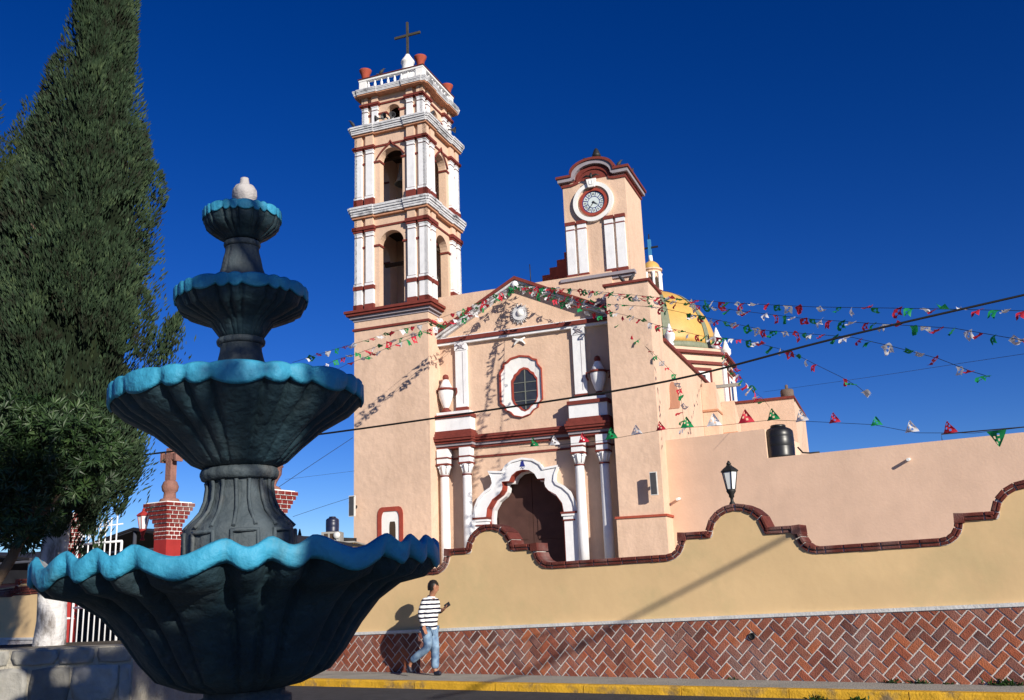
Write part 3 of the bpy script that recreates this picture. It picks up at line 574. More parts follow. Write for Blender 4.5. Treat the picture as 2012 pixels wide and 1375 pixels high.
for k in range(8):
    th = R(22.5+45*k); m = M(); vv = []
    for a in range(0, 85, 4):
        r = 3.39*math.cos(R(a)); z = 14.28+3.78*math.sin(R(a)); wd = .22*(.35+.65*math.cos(R(a)))
        for s in (-1, 1): vv.append((DX+r*math.cos(th)-s*wd*math.sin(th), DY+r*math.sin(th)+s*wd*math.cos(th), z))
    n = len(vv)//2; m.add(vv, [(2*i, 2*i+1, 2*i+3, 2*i+2) for i in range(n-1)], 0, True); m.obj('dome_rib', 'dome_green', dome)
    f_ = M(); f_.lathe([(.2, 0), (.2, .15), (.12, .2), (.28, .4), (.28, .6), (.3, .62), (.2, .75), (.12, 1.0), (.03, 1.25)], 12, (DX+3.95*math.cos(th), DY+3.95*math.sin(th), 13.85)); f_.obj('dome_pinnacle', 'white_paint', dome)
    th2 = R(45*k); d = Vector((math.cos(th2), math.sin(th2), 0)); ap_ = 4.25*math.cos(R(22.5)); mx_ = Matrix.Translation((DX, DY, 0)) @ Matrix.Rotation(th2-math.pi/2, 4, 'Z')
    q = M(); q.box(-.75, .75, ap_+.005, ap_+.06, 10.6, 12.7, 0); q.box(-.58, .58, ap_+.061, ap_+.09, 10.6, 12.5, 1); q.box(-.3, .3, ap_+.091, ap_+.11, 10.6, 12.3, 2); q.xf(mx_); q.obj('drum_window', ['maroon', 'white_clean', 'glass_dark'], dome)
    q = M(); q.box(-.16, .16, 4.13, 4.3, 9.6, 12.88, 0); q.xf(Matrix.Translation((DX, DY, 0)) @ Matrix.Rotation(th-math.pi/2, 4, 'Z')); q.obj('drum_pilaster', 'white_paint', dome)
m = M(); lz = 17.95; m.lathe([(.62, lz), (.62, lz+.15)], 16, (DX, DY, 0), 1); m.lathe([(.48, lz+.15), (.48, lz+1.25)], 8, (DX, DY, 0), 0, False); m.lathe([(.58, lz+1.251), (.58, lz+1.3), (.54, lz+1.36), (.64, lz+1.42), (.64, lz+1.5)], 16, (DX, DY, 0), 0, False)
for k in range(8):
    a = R(22.5+45*k); m.lathe([(.1, lz+.15), (.08, lz+.25), (.08, lz+1.1), (.12, lz+1.25)], 8, (DX+.52*math.cos(a), DY+.52*math.sin(a), 0), 3)
    a = R(45*k); q = len(m.v); m.prism([(-.1, lz+.3), (-.1, lz+.85), (0, lz+1.0), (.1, lz+.85), (.1, lz+.3)], .455, .49, 2); m.xf(Matrix.Translation((DX, DY, 0)) @ Matrix.Rotation(a-math.pi/2, 4, 'Z'), q)
m.obj('dome_lantern', ['salmon', 'maroon', 'dark_inside', 'white_clean'], dome)
m = M(); m.lathe([(.52*math.cos(R(a)), lz+1.5+.55*math.sin(R(a))) for a in range(0, 81, 10)], 20, (DX, DY, 0)); m.obj('lantern_cap', 'dome_yellow', dome)
m = M(); m.lathe([(.14, lz+2.02), (.12, lz+2.4)], 10, (DX, DY, 0), 1); m.box(DX-.09, DX+.09, DY-.09, DY+.09, lz+2.4, lz+3.4, 0); m.box(DX-.5, DX-.091, DY-.04, DY+.04, lz+2.85, lz+2.95, 2); m.box(DX+.091, DX+.5, DY-.04, DY+.04, lz+2.85, lz+2.95, 2); m.box(DX-.03, DX+.03, DY-.03, DY+.03, lz+3.4, lz+3.75, 2)
m.obj('lantern_cross', ['blue_metal', 'white_clean', 'iron_black'], dome)

def cw(x, y, z): return Matrix.Translation(C0) @ Matrix.Rotation(YC, 4, 'Z') @ Vector((x, y, z))
# ---- things standing on or hanging in the tower
pot = M(); pot.lathe([(.16, 0), (.17, .1), (.22, .34), (.3, .5), (.31, .56), (.27, .56), (.2, .4)], 18)
pot_me = pot.mesh('clay_pot', 'terracotta')
for (x, y), lb in {(.33, .33): 'red clay pot on the left front corner of the bell tower top', (T-.33, .33): 'red clay pot on the front right corner of the bell tower, beside the cross', (T-.33, T-.33): 'red clay pot on the far right corner of the bell tower top'}.items():
    tag(link('clay_pot', pot_me, None, cw(x, y, 23.53), YC), lb, 'pot', 'clay pots on the bell tower').scale = (.88, .88, .88)
bl = M(); bl.lathe([(.02, 1.0), (.16, .98), (.24, .86), (.27, .55), (.34, .22), (.46, 0), (.42, 0), (.3, .3), (.1, .9)], 20); bl.tube([(0, 0, .95), (0, 0, 1.25)], .05, 6); bl.lathe([(.02, -.12), (.07, -.05), (.06, .02), (.03, .1)], 8)
bell_me = bl.mesh('bell', 'bronze')
for p, s, lb in (((T-.75, tc, 14.35), 1.0, 'grey bronze bell in the lowest right-hand tower arch'), ((tc+.2, 1.0, 18.6), 1.0, 'dark bronze bell in the middle front arch of the tower')):
    b = tag(link('bell', bell_me, None, cw(*p), YC), lb, 'bell', 'bells in the tower'); b.scale = (s, s, s)
m = M(); m.box(T-1.2, T-.3, tc-.05, tc+.05, 15.6, 15.72); m.obj('bell_beam', 'dark_inside', tower)
m = M(); m.box(.6, T-.6, .95, 1.05, 19.85, 19.97); m.obj('bell_beam', 'dark_inside', tower)
hn = M(); hn.lathe([(.05, -.25), (.05, 0), (.08, .1), (.22, .32), (.24, .34), (.2, .3), (.04, .08)], 18, cap=False); hn.lathe([(.09, -.32), (.09, -.2)], 12, mi=1)
hn_me = hn.mesh('horn_speaker', ['speaker_grey', 'horn_white'])
for p, dirv, lb in (((1.22, .0, 21.36), (-.7, -.6, -.1), 'pale loudspeaker horn left of the top tower arch'), ((1.52, .02, 21.36), (-.1, -1, -.1), 'dark loudspeaker horn in the top front tower arch'), ((1.80, .05, 21.36), (.5, -.9, -.1), 'second dark loudspeaker horn in the top front tower arch'), ((T+.05, 2.5, 21.5), (1, .3, -.15), 'loudspeaker horn on the right side of the tower top stage')):
    o = tag(link('horn_speaker', hn_me, None, cw(*p)), lb, 'loudspeaker', 'loudspeaker horns on the tower')
    o.scale = (.62, .62, .62); d = (Matrix.Rotation(YC, 4, 'Z') @ Vector(dirv)).normalized(); o.rotation_euler = d.to_track_quat('Z', 'Y').to_euler()
pg = M(); pg.lathe([(.01, -.16), (.05, -.12), (.075, -.02), (.07, .06), (.045, .11), (.04, .14), (.045, .17), (.02, .2)], 8); pg.xf(Matrix.Rotation(R(35), 4, 'Y')); pg.box(-.22, -.1, -.025, .025, -.14, -.11); pg.box(.13, .18, -.008, .008, .15, .165)
for s in (-.025, .025): pg.box(-.01, .01, s-.005, s+.005, -.18, -.05)
pg_me = pg.mesh('pigeon', 'pigeon')
for i, (p, a, lb) in enumerate([((9.9, 1.3, 18.15), 160, 'pigeon on the curved clock turret coping left of the finial'), ((11.2, 1.3, 17.76), 20, 'pigeon on the right front corner of the clock turret'), ((11.5, 2.2, 17.76), 80, 'pigeon further back along the clock turret edge'), ((11.3, .2, 12.63), 190, 'pigeon on the buttress coping below the clock turret'), ((11.65, .2, 12.63), 20, 'pigeon nearer the corner of the buttress coping'), ((1.2, .2, 23.7), 30, 'pigeon on the tower balustrade rail'), ((.0, -.2, 21.28), 200, 'pigeon on the left end of the upper tower cornice'), ((3.5, .4, 21.28), 60, 'pigeon on the right end of the upper tower cornice')]):
    tag(link('pigeon', pg_me, None, cw(*p), YC+R(a)), lb, 'bird', 'pigeons on the church')
m = M(); m.lathe([(.02, -.12), (.07, 0), (.05, .1), (.03, .16)], 8, (kx, CY0-.2, kz+1.02))
for s in (-1, 1): m.tube([(kx, CY0-.2, kz+1.02), (kx+s*.2, CY0-.2, kz+1.08), (kx+s*.36, CY0-.2, kz+1.02)], [.05, .04, .01], 6)
m.obj('spread_eagle_ornament', 'iron_black', clock)
# loudspeaker boxes on the front
for x, z, lb in ((11.95, 4.55, 'flat dark loudspeaker box on the right buttress'), (.02, 4.55, 'flat dark loudspeaker box at the left edge of the tower shaft')):
    t = thing('wall_speaker', lb, 'loudspeaker', cw(x, -.02, z), YC, 'wall speakers on the church')
    m = M(); m.box(0, .25, -.40, -.30, 0, .80, 0); m.obj('speaker_case', 'horn_white', t); m = M(); m.box(.025, .225, -.412, -.401, .03, .77); m.obj('speaker_grille', 'speaker_grey', t)
    m = M(); m.box(.10, .15, -.299, 0, .35, .45); m.obj('speaker_bracket', 'iron_black', t)

# ---------------------------------------------------------------- side building right of the church
wing = thing('parish_building', 'low salmon annexe wall to the right of the church', 'building', A0, YW)
m = M(); m.box(-.15, 3.62, 0, 4.5, 0, 6.6); m.box(3.621, 22, 0, 4.5, 0, 5.6)
m.obj('wall', 'wing_paint', wing)
for s, z in ((8.1, 5.1), (.36, 4.47)):
    m = M(); m.tube([(s, .05, z+.02), (s+.0, -.26, z-.02)], .05, 10); m.obj('drain_spout', 'white_clean', wing)
def wg(s, off, z): return A0+Vector((math.cos(YW), math.sin(YW), 0))*s+Vector((math.sin(YW), -math.cos(YW), 0))*off+Vector((0, 0, z))
def tank(nm, lb, loc, mt, k):
    t = thing(nm, lb, 'water tank', loc)
    m = M(); m.lathe([(.47, 0), (.49, .05), (.48, .1), (.49, .35), (.48, .37), (.49, .4), (.49, .68), (.48, .7), (.49, .73), (.48, .92), (.40, 1.0), (.27, 1.06)], 32); m.obj('tank_body', mt, t)
    m = M(); m.lathe([(.26, 1.061), (.26, 1.12), (.24, 1.15), (.05, 1.17)], 20); m.obj('tank_lid', mt, t)
    t.scale = (k, k, k); return t
tank('water_tank', 'black plastic water tank on the annexe roof edge', wg(3.95, -.5, 5.6), 'tank_black', 1.0)
m = M(); m.tube([wg(4.6, -.3, 5.9), wg(4.75, -.3, 5.7), wg(5.0, -.3, 5.66), wg(5.3, -.3, 5.66)], .03, 6); tag(m.obj('tank_pipe', 'iron_black'), 'black pipe running from the tank along the annexe roof', 'pipe')
m = M(); m.tube([wg(9.0, -1.2, 5.6), wg(9.0, -1.2, 5.95), wg(11.8, -1.2, 5.9), wg(11.8, -1.2, 5.6)], .02, 5); tag(m.obj('roof_railing', 'iron_black'), 'thin metal railing on the annexe roof at right', 'railing')

# ---------------------------------------------------------------- STREET WALL
wall = thing('street_wall', 'ochre street wall with scrolled top over a herringbone brick base', 'wall', W0, YW)
HUMPS = [1.13, 5.62, 9.66, 13.9]
def profile(s0, s1, humps, low=1.90, st=2.235):
    pts = [(s0, low)]
    for c in humps:
        l, stp = low+.006*c, st+.004*c; rr = stp-l; xb = .86
        if c-xb-rr > s0: pts += [(c-xb-rr+rr*math.sin(R(a)), l+rr*(1-math.cos(R(a)))) for a in range(0, 91, 15)]
        pts += [(c-.43, stp)]+[(c-.40*math.cos(R(a)), stp+.03+.36*math.sin(R(a))) for a in range(0, 181, 15)]+[(c+.43, stp)]
        if c+xb+rr < s1: pts += [(c+xb+rr-rr*math.sin(R(a)), l+rr*(1-math.cos(R(a)))) for a in range(90, -1, -15)]
    pts.append((s1, low+.006*s1 if s1 > 0 else low)); return pts
def wall_segment(s0, s1, humps, low, st):
    pr = profile(s0, s1, humps, low, st)
    m = M(); m.prism([(s0, 0)]+pr+[(s1, 0)], 0, .30, 0); m.obj('wall_face', 'ochre_paint', wall)
    # coping: two courses of brick on a pale mortar bed
    n = len(pr)
    def offs(d):
        out = []
        for i, p in enumerate(pr):
            a = Vector(pr[max(i-1, 0)]); b = Vector(pr[min(i+1, n-1)]); t = (b-a).normalized(); nn = Vector((-t.y, t.x))
            out.append((p[0]+nn.x*d, p[1]+nn.y*d))
        return out
    m = M(); m.band(offs(.094), offs(.001), -.012, .312, 0); m.obj('coping_mortar', 'mortar_white', wall)
    # arc length table
    Ls = [0]
    for a, b in zip(pr, pr[1:]): Ls.append(Ls[-1]+math.hypot(b[0]-a[0], b[1]-a[1]))
    def at(l):
        for i in range(n-1):
            if Ls[i+1] >= l and Ls[i+1] > Ls[i]:
                f = (l-Ls[i])/(Ls[i+1]-Ls[i]); a, b = Vector(pr[i]), Vector(pr[i+1]); return a+(b-a)*f, (b-a).normalized()
        return Vector(pr[-1]), (Vector(pr[-1])-Vector(pr[-2])).normalized()
    for i in range(1, n-1):   # solid corner bricks where the coping turns sharply
        p = Vector(pr[i]); t0 = (p-Vector(pr[i-1])).normalized(); t1 = (Vector(pr[i+1])-p).normalized(); cr = t0.x*t1.y-t0.y*t1.x
        if cr < -.6:
            n0 = Vector((-t0.y, t0.x)); n1 = Vector((-t1.y, t1.x)); q = M(); k_ = .112
            c4 = [p-n0*.02-n1*.02, p+n0*k_-n1*.03, p+(n0+n1)*k_*.93, p+n1*k_-n0*.03]
            q.prism([(c.x, c.y) for c in c4], -.054, .35); q.obj('coping_brick', 'coping_brick', wall)
    for course, (h0, h1, pro) in enumerate(((.004, .050, .032), (.057, .110, .050))):
        l = 0 if course == 0 else .13
        while l < Ls[-1]-.05:
            p0, t0 = at(l+.007); _, t1 = at(min(l+.25, Ls[-1])); bl_ = .26 if t0.dot(t1) > .995 else .13
            l2 = min(l+bl_, Ls[-1]); a, ta = at(l+.008); b, tb = at(l2-.008); t = (b-a)
            if t.length > .03:
                t = t.normalized(); nn = Vector((-t.y, t.x)); j = rnd.uniform(-.006, .006); q = M()
                na = Vector((-ta.y, ta.x)); nb = Vector((-tb.y, tb.x)); na = na if na.dot(nn) > .9 else nn; nb = nb if nb.dot(nn) > .9 else nn; c_ = [a+na*h0, b+nb*h0, b+nb*h1, a+na*h1]
                bv = .012; y0, y1 = -pro+j, .30+pro
                vv = [(p.x, y0+bv, p.y) for p in c_]; ins_ = [(a+t*.008+na*(h0+.008)), (b-t*.008+nb*(h0+.008)), (b-t*.008+nb*(h1-.014)), (a+t*.008+na*(h1-.014))]
                vv += [(p.x, y0, p.y) for p in ins_]+[(p.x, y1, p.y) for p in c_]
                q.add(vv, [(4, 5, 6, 7), (0, 1, 5, 4), (1, 2, 6, 5), (2, 3, 7, 6), (3, 0, 4, 7), (0, 8, 9, 1), (1, 9, 10, 2), (2, 10, 11, 3), (3, 11, 8, 0), (11, 10, 9, 8)])
                q.obj('coping_brick', 'coping_brick', wall)
            l = l2
wall_segment(-3.6, 15.5, HUMPS, 1.90, 2.235)
wall_segment(-19.5, -11.15, [-11.75, -16.2], 1.93, 2.22)
# base: mortar slab, white strip, herringbone bricks
def zt(s): return .915+.0235*max(s, -4)
m = M(); m.prism([(-3.6, 0), (15.5, 0), (15.5, zt(15.5)), (-3.6, zt(-3.6))], -.05, -.001, 0); m.prism([(-19.5, 0), (-11.2, 0), (-11.2, .85), (-19.5, .85)], -.05, -.001, 0); m.obj('base_mortar', 'mortar_white', wall)
m = M(); m.prism([(-3.6, zt(-3.6)+.001), (15.5, zt(15.5)+.001), (15.5, zt(15.5)+.05), (-3.6, zt(-3.6)+.05)], -.075, -.001, 0); m.prism([(-19.5, .851), (-11.2, .851), (-11.2, .9), (-19.5, .9)], -.075, -.001, 0); m.obj('base_strip', 'strip_white', wall)
BW = .121; q2 = math.sqrt(2)
def clip(poly, f):
    out = []
    for i in range(len(poly)):
        a, b = poly[i], poly[(i+1) % len(poly)]; fa, fb = f(a), f(b)
        if fa >= 0: out.append(a)
        if (fa >= 0) != (fb >= 0): t = fa/(fa-fb); out.append((a[0]+(b[0]-a[0])*t, a[1]+(b[1]-a[1])*t))
    return out
cand = []
gp = .0105
for i in range(-80, 100):
    for j in range(-35, 70):
        for (x0, x1, y0, y1) in ((0, 2, 0, 1), (2, 3, -1, 1)):
            ox, oy = i+2*j, i-2*j; cs = [(x0+gp/BW, y0+gp/BW), (x1-gp/BW, y0+gp/BW), (x1-gp/BW, y1-gp/BW), (x0+gp/BW, y1-gp/BW)]
            pl = [((x+ox-y-oy)*BW/q2+.07, (x+ox+y+oy)*BW/q2) for x, y in cs]
            cx = sum(p[0] for p in pl)/4; cz = sum(p[1] for p in pl)/4
            if -3.7 < cx < 15.6 and -.1 < cz < 1.5:
                pl = clip(pl, lambda p: p[1]-(zs(p[0])-.01)); pl = clip(pl, lambda p: zt(p[0])-.012-p[1]) if len(pl) > 2 else []
                if len(pl) > 2: pl = clip(pl, lambda p: p[0]+3.6)
                if len(pl) > 2:
                    ar = abs(sum(pl[k][0]*pl[(k+1) % len(pl)][1]-pl[(k+1) % len(pl)][0]*pl[k][1] for k in range(len(pl))))/2
                    if ar > .0006: cand.append((cx, cz, ar, pl))
vis = [c for c in cand if -1.9 < c[0] < 9.7]; vis.sort(key=lambda c: -c[2]*(.62+.04*c[0])**2)
part = set(id(c) for c in vis[:300])
rest = M()
for c in cand:
    cx, cz, ar, pl = c; k = len(pl); d = rnd.uniform(.006, .014); bx = .005
    ce = [(cx+(p[0]-cx)*(1-bx/.06*.6), cz+(p[1]-cz)*(1-bx/.06*.6)) for p in pl]
    q = rest if id(c) not in part else M()
    cen = (sum(p[0] for p in pl)/k, sum(p[1] for p in pl)/k)
    ce = [(cen[0]+(p[0]-cen[0])*.94, cen[1]+(p[1]-cen[1])*.94) for p in pl]
    vv = [(p[0], -.049, p[1]) for p in pl]+[(p[0], -.05-d*.6, p[1]) for p in pl]+[(p[0], -.05-d, p[1]) for p in ce]
    q.add(vv, [(i, (i+1) % k, k+(i+1) % k, k+i) for i in range(k)]+[(k+i, k+(i+1) % k, 2*k+(i+1) % k, 2*k+i) for i in range(k)]+[tuple(range(2*k, 3*k))])
    if q is not rest: q.obj('brick', 'herring_brick', wall)
o = rest.obj('herringbone_bricks', 'herring_brick', wall); o['kind'] = 'stuff'
m = M(); m.lathe([(.055, -.1), (.055, .02)], 12); m.xf(Matrix.Rotation(R(90), 4, 'X')); mm = M(); mm.lathe([(.05, 0), (.05, .03), (.035, .03), (.035, 0)], 12); mm.xf(Matrix.Translation((5.72, -.055, .79)) @ Matrix.Rotation(R(90), 4, 'X')); mm.prism(arc(5.72, .79, .04, 0, 330, 11), -.0705, -.07, 1); mm.obj('drain_hole', ['iron_black', 'iron_black'], wall)

# ---------------------------------------------------------------- wall lantern(s)
def lantern(lb, loc, rz, cap_mat, k=1., grp='lanterns on the churchyard wall'):
    t = thing('wall_lantern', lb, 'lamp', loc, rz, grp)
    m = M(); m.lathe([(.06, 0), (.05, .03), (.03, .06), (.03, .12), (.05, .14), (.05, .18), (.09, .24), (.085, .28)], 10); m.obj('lamp_stem', cap_mat, t)
    m = M(); m.lathe([(.08, .281), (.135, .59)], 6, sm=False); m.obj('lamp_glass', 'lantern_glass', t)
    for i in range(6):
        a = math.pi*2*i/6; m = M(); m.tube([(.084*math.cos(a), .084*math.sin(a), .28), (.14*math.cos(a), .14*math.sin(a), .595)], .009, 5); m.obj('lamp_bar', cap_mat, t)
    m = M(); m.lathe([(.165, .595), (.17, .615), (.12, .66), (.06, .70), (.05, .72)], 6, sm=False); m.lathe([(.03, .72), (.05, .74), (.03, .77), (.015, .8)], 10); m.obj('lamp_cap', cap_mat, t)
    t.scale = (k, k, k); return t
lantern('black framed lantern on the scroll of the street wall', wpt(5.53, -.15, 2.755), YW, 'iron_black', .86)
lantern('white glass lantern with a red cap behind the iron gate', wpt(-8.9, -.6, 3.03), YW, 'pillar_red', .95)
lantern('dark lantern beside the cross topped gate pillar', wpt(-6.55, -.9, 3.4), YW, 'iron_black', .9)

# ---------------------------------------------------------------- gate pillars and gate
def pillar(s, lb, top):
    t = thing('gate_pillar', lb, 'pillar', wpt(s, 0, .2), YW, 'red brick gate pillars')
    h = 2.74; w = .2; m = M(); m.box(-w, w, -w, w, 0, h-.0, 0); m.obj('shaft', 'pillar_red', t)
    m = M(); z = h; q = M()
    for i in range(9):
        e = w+(.012 if i < 4 else (.012+.036*(i-3))); hh = .088
        m.box(-e+.012, e-.012, -e+.012, e-.012, z, z+hh, 0)
        for k in range(4):
            n = 3 if i < 6 else 4; L_ = 2*e/n; sh = (i % 2)*.5
            for b in range(-1, n+1):
                a0 = max(-e+(b+sh)*L_+.012, -e); a1 = min(-e+(b+1+sh)*L_-.012, e)
                if a1-a0 > .03:
                    o_ = len(q.v); q.box(a0, a1, -e-.003-.001*k, -e+.02, z+.013, z+hh-.008, 0); q.xf(Matrix.Rotation(k*math.pi/2, 4, 'Z'), o_)
        z += hh
    m.box(-.34, .34, -.34, .34, z, z+.02, 0)
    m.obj('cap_mortar', 'white_clean', t); o = q.obj('cap_bricks', 'pillar_brick', t); o['kind'] = 'stuff'
    for k in (0, 1):   # white painted frames on the shaft
        q = M(); fr = [(-.15, 1.1), (-.1, 1.15), (-.1, 2.2), (-.17, 2.3), (.17, 2.3), (.1, 2.2), (.1, 1.15), (.15, 1.1)]; f2 = [(x*.74, z_ if abs(z_-1.7) < .5 else z_) for x, z_ in fr]; f2 = [(x*.74, 1.14 if z_ < 1.12 else 2.26 if z_ > 2.25 else z_) for x, z_ in fr]
        q.band(fr, f2, -w-.02, -w-.002, 0, closed=True); q.xf(Matrix.Rotation(k*math.pi/2, 4, 'Z')); q.obj('panel_frame', 'white_clean', t)
    zc = z+.02; q = M()
    if top == 'cross':
        q.lathe([(.24, zc), (.2, zc+.08), (.14, zc+.1), (.13, zc+.22), (.17, zc+.26), (.19, zc+.36), (.15, zc+.46), (.10, zc+.5)], 12); q.box(-.085, .085, -.085, .085, zc+.5, zc+1.22); q.box(-.24, -.086, -.08, .08, zc+.95, zc+1.09); q.box(.086, .24, -.08, .08, zc+.95, zc+1.09)
        for sx in (-1, 1): q.box(min(sx*.2, sx*.26), max(sx*.2, sx*.26), -.1, .1, zc+.91, zc+1.13)
        q.obj('stone_cross', 'pink_cantera', t)
    elif top == 'urn':
        q.lathe([(.22, zc), (.18, zc+.07), (.09, zc+.12), (.12, zc+.2), (.2, zc+.34), (.21, zc+.48), (.24, zc+.5), (.22, zc+.54), (.12, zc+.62), (.1, zc+.68), (.04, zc+.75)], 16, mod=lambda a, k: 1+.03*math.cos(8*a)); q.obj('stone_urn', 'pink_cantera', t)
    return t
pillar(-10.8, 'red brick gate pillar beside the white tree trunk', None)
pillar(-7.3, 'red brick gate pillar topped by a stone cross', 'cross')
pillar(-4.2, 'red brick gate pillar topped by a stone urn, half behind the fountain', 'urn')
def iron_gate(s0, s1, lb, flip):
    t = thing('iron_gate', lb, 'gate', wpt(s0, 0, .25), YW, 'white iron gates'); L_ = s1-s0
    f = (lambda x: x) if not flip else (lambda x: L_-x)
    m = M()
    for x, r in ((.0, .03), (L_, .03)): m.tube([(x, 0, 0), (x, 0, 2.75)], r, 8)
    for z in (.22, 1.3, 2.75): m.tube([(0, 0, z), (L_, 0, z)], .028, 6)
    m.obj('gate_frame', 'iron_white', t)
    n = 8
    for i in range(1, n):
        x = L_*i/n; topz = 2.75+.12+.55*(f(x)/L_)**1.3
        m = M(); m.tube([(x, 0, .05), (x, 0, topz)], .017, 6); m.lathe([(.02, topz), (.032, topz+.03), (.02, topz+.06)], 8, (x, 0, 0)); m.obj('gate_bar', 'iron_white', t)
    m = M()
    for cx, cz, r in ((.2, 2.93, .13), (.55, 2.98, .17), (.95, 3.12, .2)):
        m.tube([(f(cx)+r*(1-k/30)*math.cos(k*.38), 0, cz+r*(1-k/30)*math.sin(k*.38)) for k in range(24)], .014, 5)
    m.tube([(f(.3), 0, 2.8), (f(.5), 0, 3.05), (f(.75), 0, 3.12), (f(L_), 0, 3.14)], .016, 5)
    m.obj('gate_scrolls', 'iron_white', t)
iron_gate(-10.45, -8.85, 'white iron gate leaf next to the left gate pillar', False)
# red bundles seen through the bars: potted flowers
t = thing('flower_pot_stand', 'pots of red flowers behind the iron gate', 'flowers', wpt(-9.4, -1.4, .22))
m = M(); m.box(-.5, .5, -.2, .2, 0, .5); m.obj('planter_box', 'far_grey', t)
m = M()
for i in range(240):
    a = Vector((rnd.uniform(-.5, .5), rnd.uniform(-.22, .22), .5+rnd.random()**.7*.6)); s = .05; d = [Vector((rnd.uniform(-1, 1), rnd.uniform(-1, 1), rnd.uniform(-1, 1)))*s for _ in range(3)]
    m.add([a+x for x in d], [(0, 1, 2)], 0 if rnd.random() < .45 else 1)
o = m.obj('blossoms', ['flag_red', 'laurel_leaf'], t, fix=False); o['kind'] = 'stuff'

# ---------------------------------------------------------------- canopy and far buildings behind the gate
def canopy(s_, off, hw, ze, za, lb, brace):
    t = thing('market_canopy', lb, 'canopy', wpt(s_, off, .2), YW, 'tarpaulin canopies behind the gate')
    m = M(); m.prism([(-hw, ze), (0, za), (hw, ze), (hw, ze-.06), (0, za-.06), (-hw, ze-.06)], 0, 6, 0); m.prism([(-hw, ze-.07), (hw, ze-.07), (hw, 1.2), (-hw, 1.2)], 5.5, 5.6, 0); m.obj('tarpaulin', 'tarp', t)
    for x in (-hw+.1, 0, hw-.1):
        m = M(); m.tube([(x, .1, 0), (x, .1, ze-.05 if x else za-.08)], .05, 8); m.obj('canopy_post', 'canopy_steel', t)
    m = M(); m.tube([(-hw, .05, ze-.1), (hw, .05, ze-.1)], .04, 6); m.tube([(-hw, .05, ze-.05), (0, .05, za-.03)], .05, 6); m.tube([(hw, .05, ze-.05), (0, .05, za-.03)], .05, 6); m.obj('canopy_truss', 'canopy_steel', t)
    if brace:
        m = M(); m.tube([(1.0, -.06, ze-.25), (hw+.3, -.06, ze+.12)], .025, 6); m.tube([(1.0, -.06, ze-.28), (hw+.3, -.06, ze-.42)], .022, 6); m.obj('canopy_brace', 'pale_steel', t)
canopy(-11.6, -2.4, 3.0, 2.85, 3.35, 'dark tarpaulin canopy on a steel frame right behind the gate', True)
canopy(-19.0, -2.0, 3.6, 2.75, 3.1, 'dark tarpaulin canopy behind the far left wall', False)
t = thing('far_house', 'low dark walled house with a pink band behind the left wall', 'house', wpt(-19, -9, .2), YW)
m = M(); m.box(-9, 5, 0, 5, 0, 2.0); m.obj('wall', 'tarp', t); m = M(); m.box(-9.1, 5.1, -.1, 5.1, 2.001, 2.35); m.obj('wall_band', 'pink_wall', t); m = M(); m.box(-9.2, 5.2, -.3, 5.2, 2.351, 3.5); m.obj('roof', 'tarp', t)
FH = Vector((-6.4, 33, 0))
t = thing('far_house', 'small yellow house carrying a water tank, left of the tower', 'house', FH)
m = M(); m.box(-3.2, .82, 0, 2.6, 0, 3.32, 0); m.obj('wall', 'far_yellow', t); m = M(); m.box(-3.24, .86, -.04, 2.64, 3.321, 3.37, 0); m.obj('parapet', 'far_grey', t)
m = M(); m.box(-.32, .32, .2, .9, 3.371, 3.72); m.obj('tank_plinth', 'far_grey', t)
for x in (-.22, -.02):
    m = M(); m.box(x, x+.13, .185, .199, 3.42, 3.66); m.obj('plinth_opening', 'dark_inside', t)
tank('water_tank', 'dark blue water tank on the small yellow house', FH+Vector((0, .5, 3.72)), 'tank_blue', .46)
m = M(); m.lathe([(.01, .05), (.07, .03), (.115, -.02), (.12, -.03)], 20); m.xf(Matrix.Translation((FH.x+.22, FH.y+.1, 3.60)) @ Matrix.Rotation(R(80), 4, 'X')); m.tube([(FH.x+.22, FH.y+.16, 3.37), (FH.x+.22, FH.y+.13, 3.58)], .015, 6); tag(m.obj('satellite_dish', 'horn_white'), 'white satellite dish below the small water tank', 'dish')
t = thing('far_house', 'distant rooftop with chimney just right of the urn pillar', 'house', Vector((-11.6, 52, 0)))
m = M(); m.box(-.9, 1.0, 0, 5, 0, 4.35); m.obj('wall', 'far_grey', t); m = M(); m.lathe([(.12, 4.35), (.1, 4.9), (.03, 5.2)], 6, (-.3, 1, 0)); m.obj('chimney', 'iron_black', t)

# ---------------------------------------------------------------- FOUNTAIN
FX = Vector((-1.178, 4.4, 0)); FA = math.atan2(-FX.y, -FX.x)    # angle facing the camera
ft = thing('fountain', 'tall four bowl stone fountain with turquoise scalloped rims', 'fountain', FX, FA)
ft.rotation_euler = (R(1.7), 0, FA)
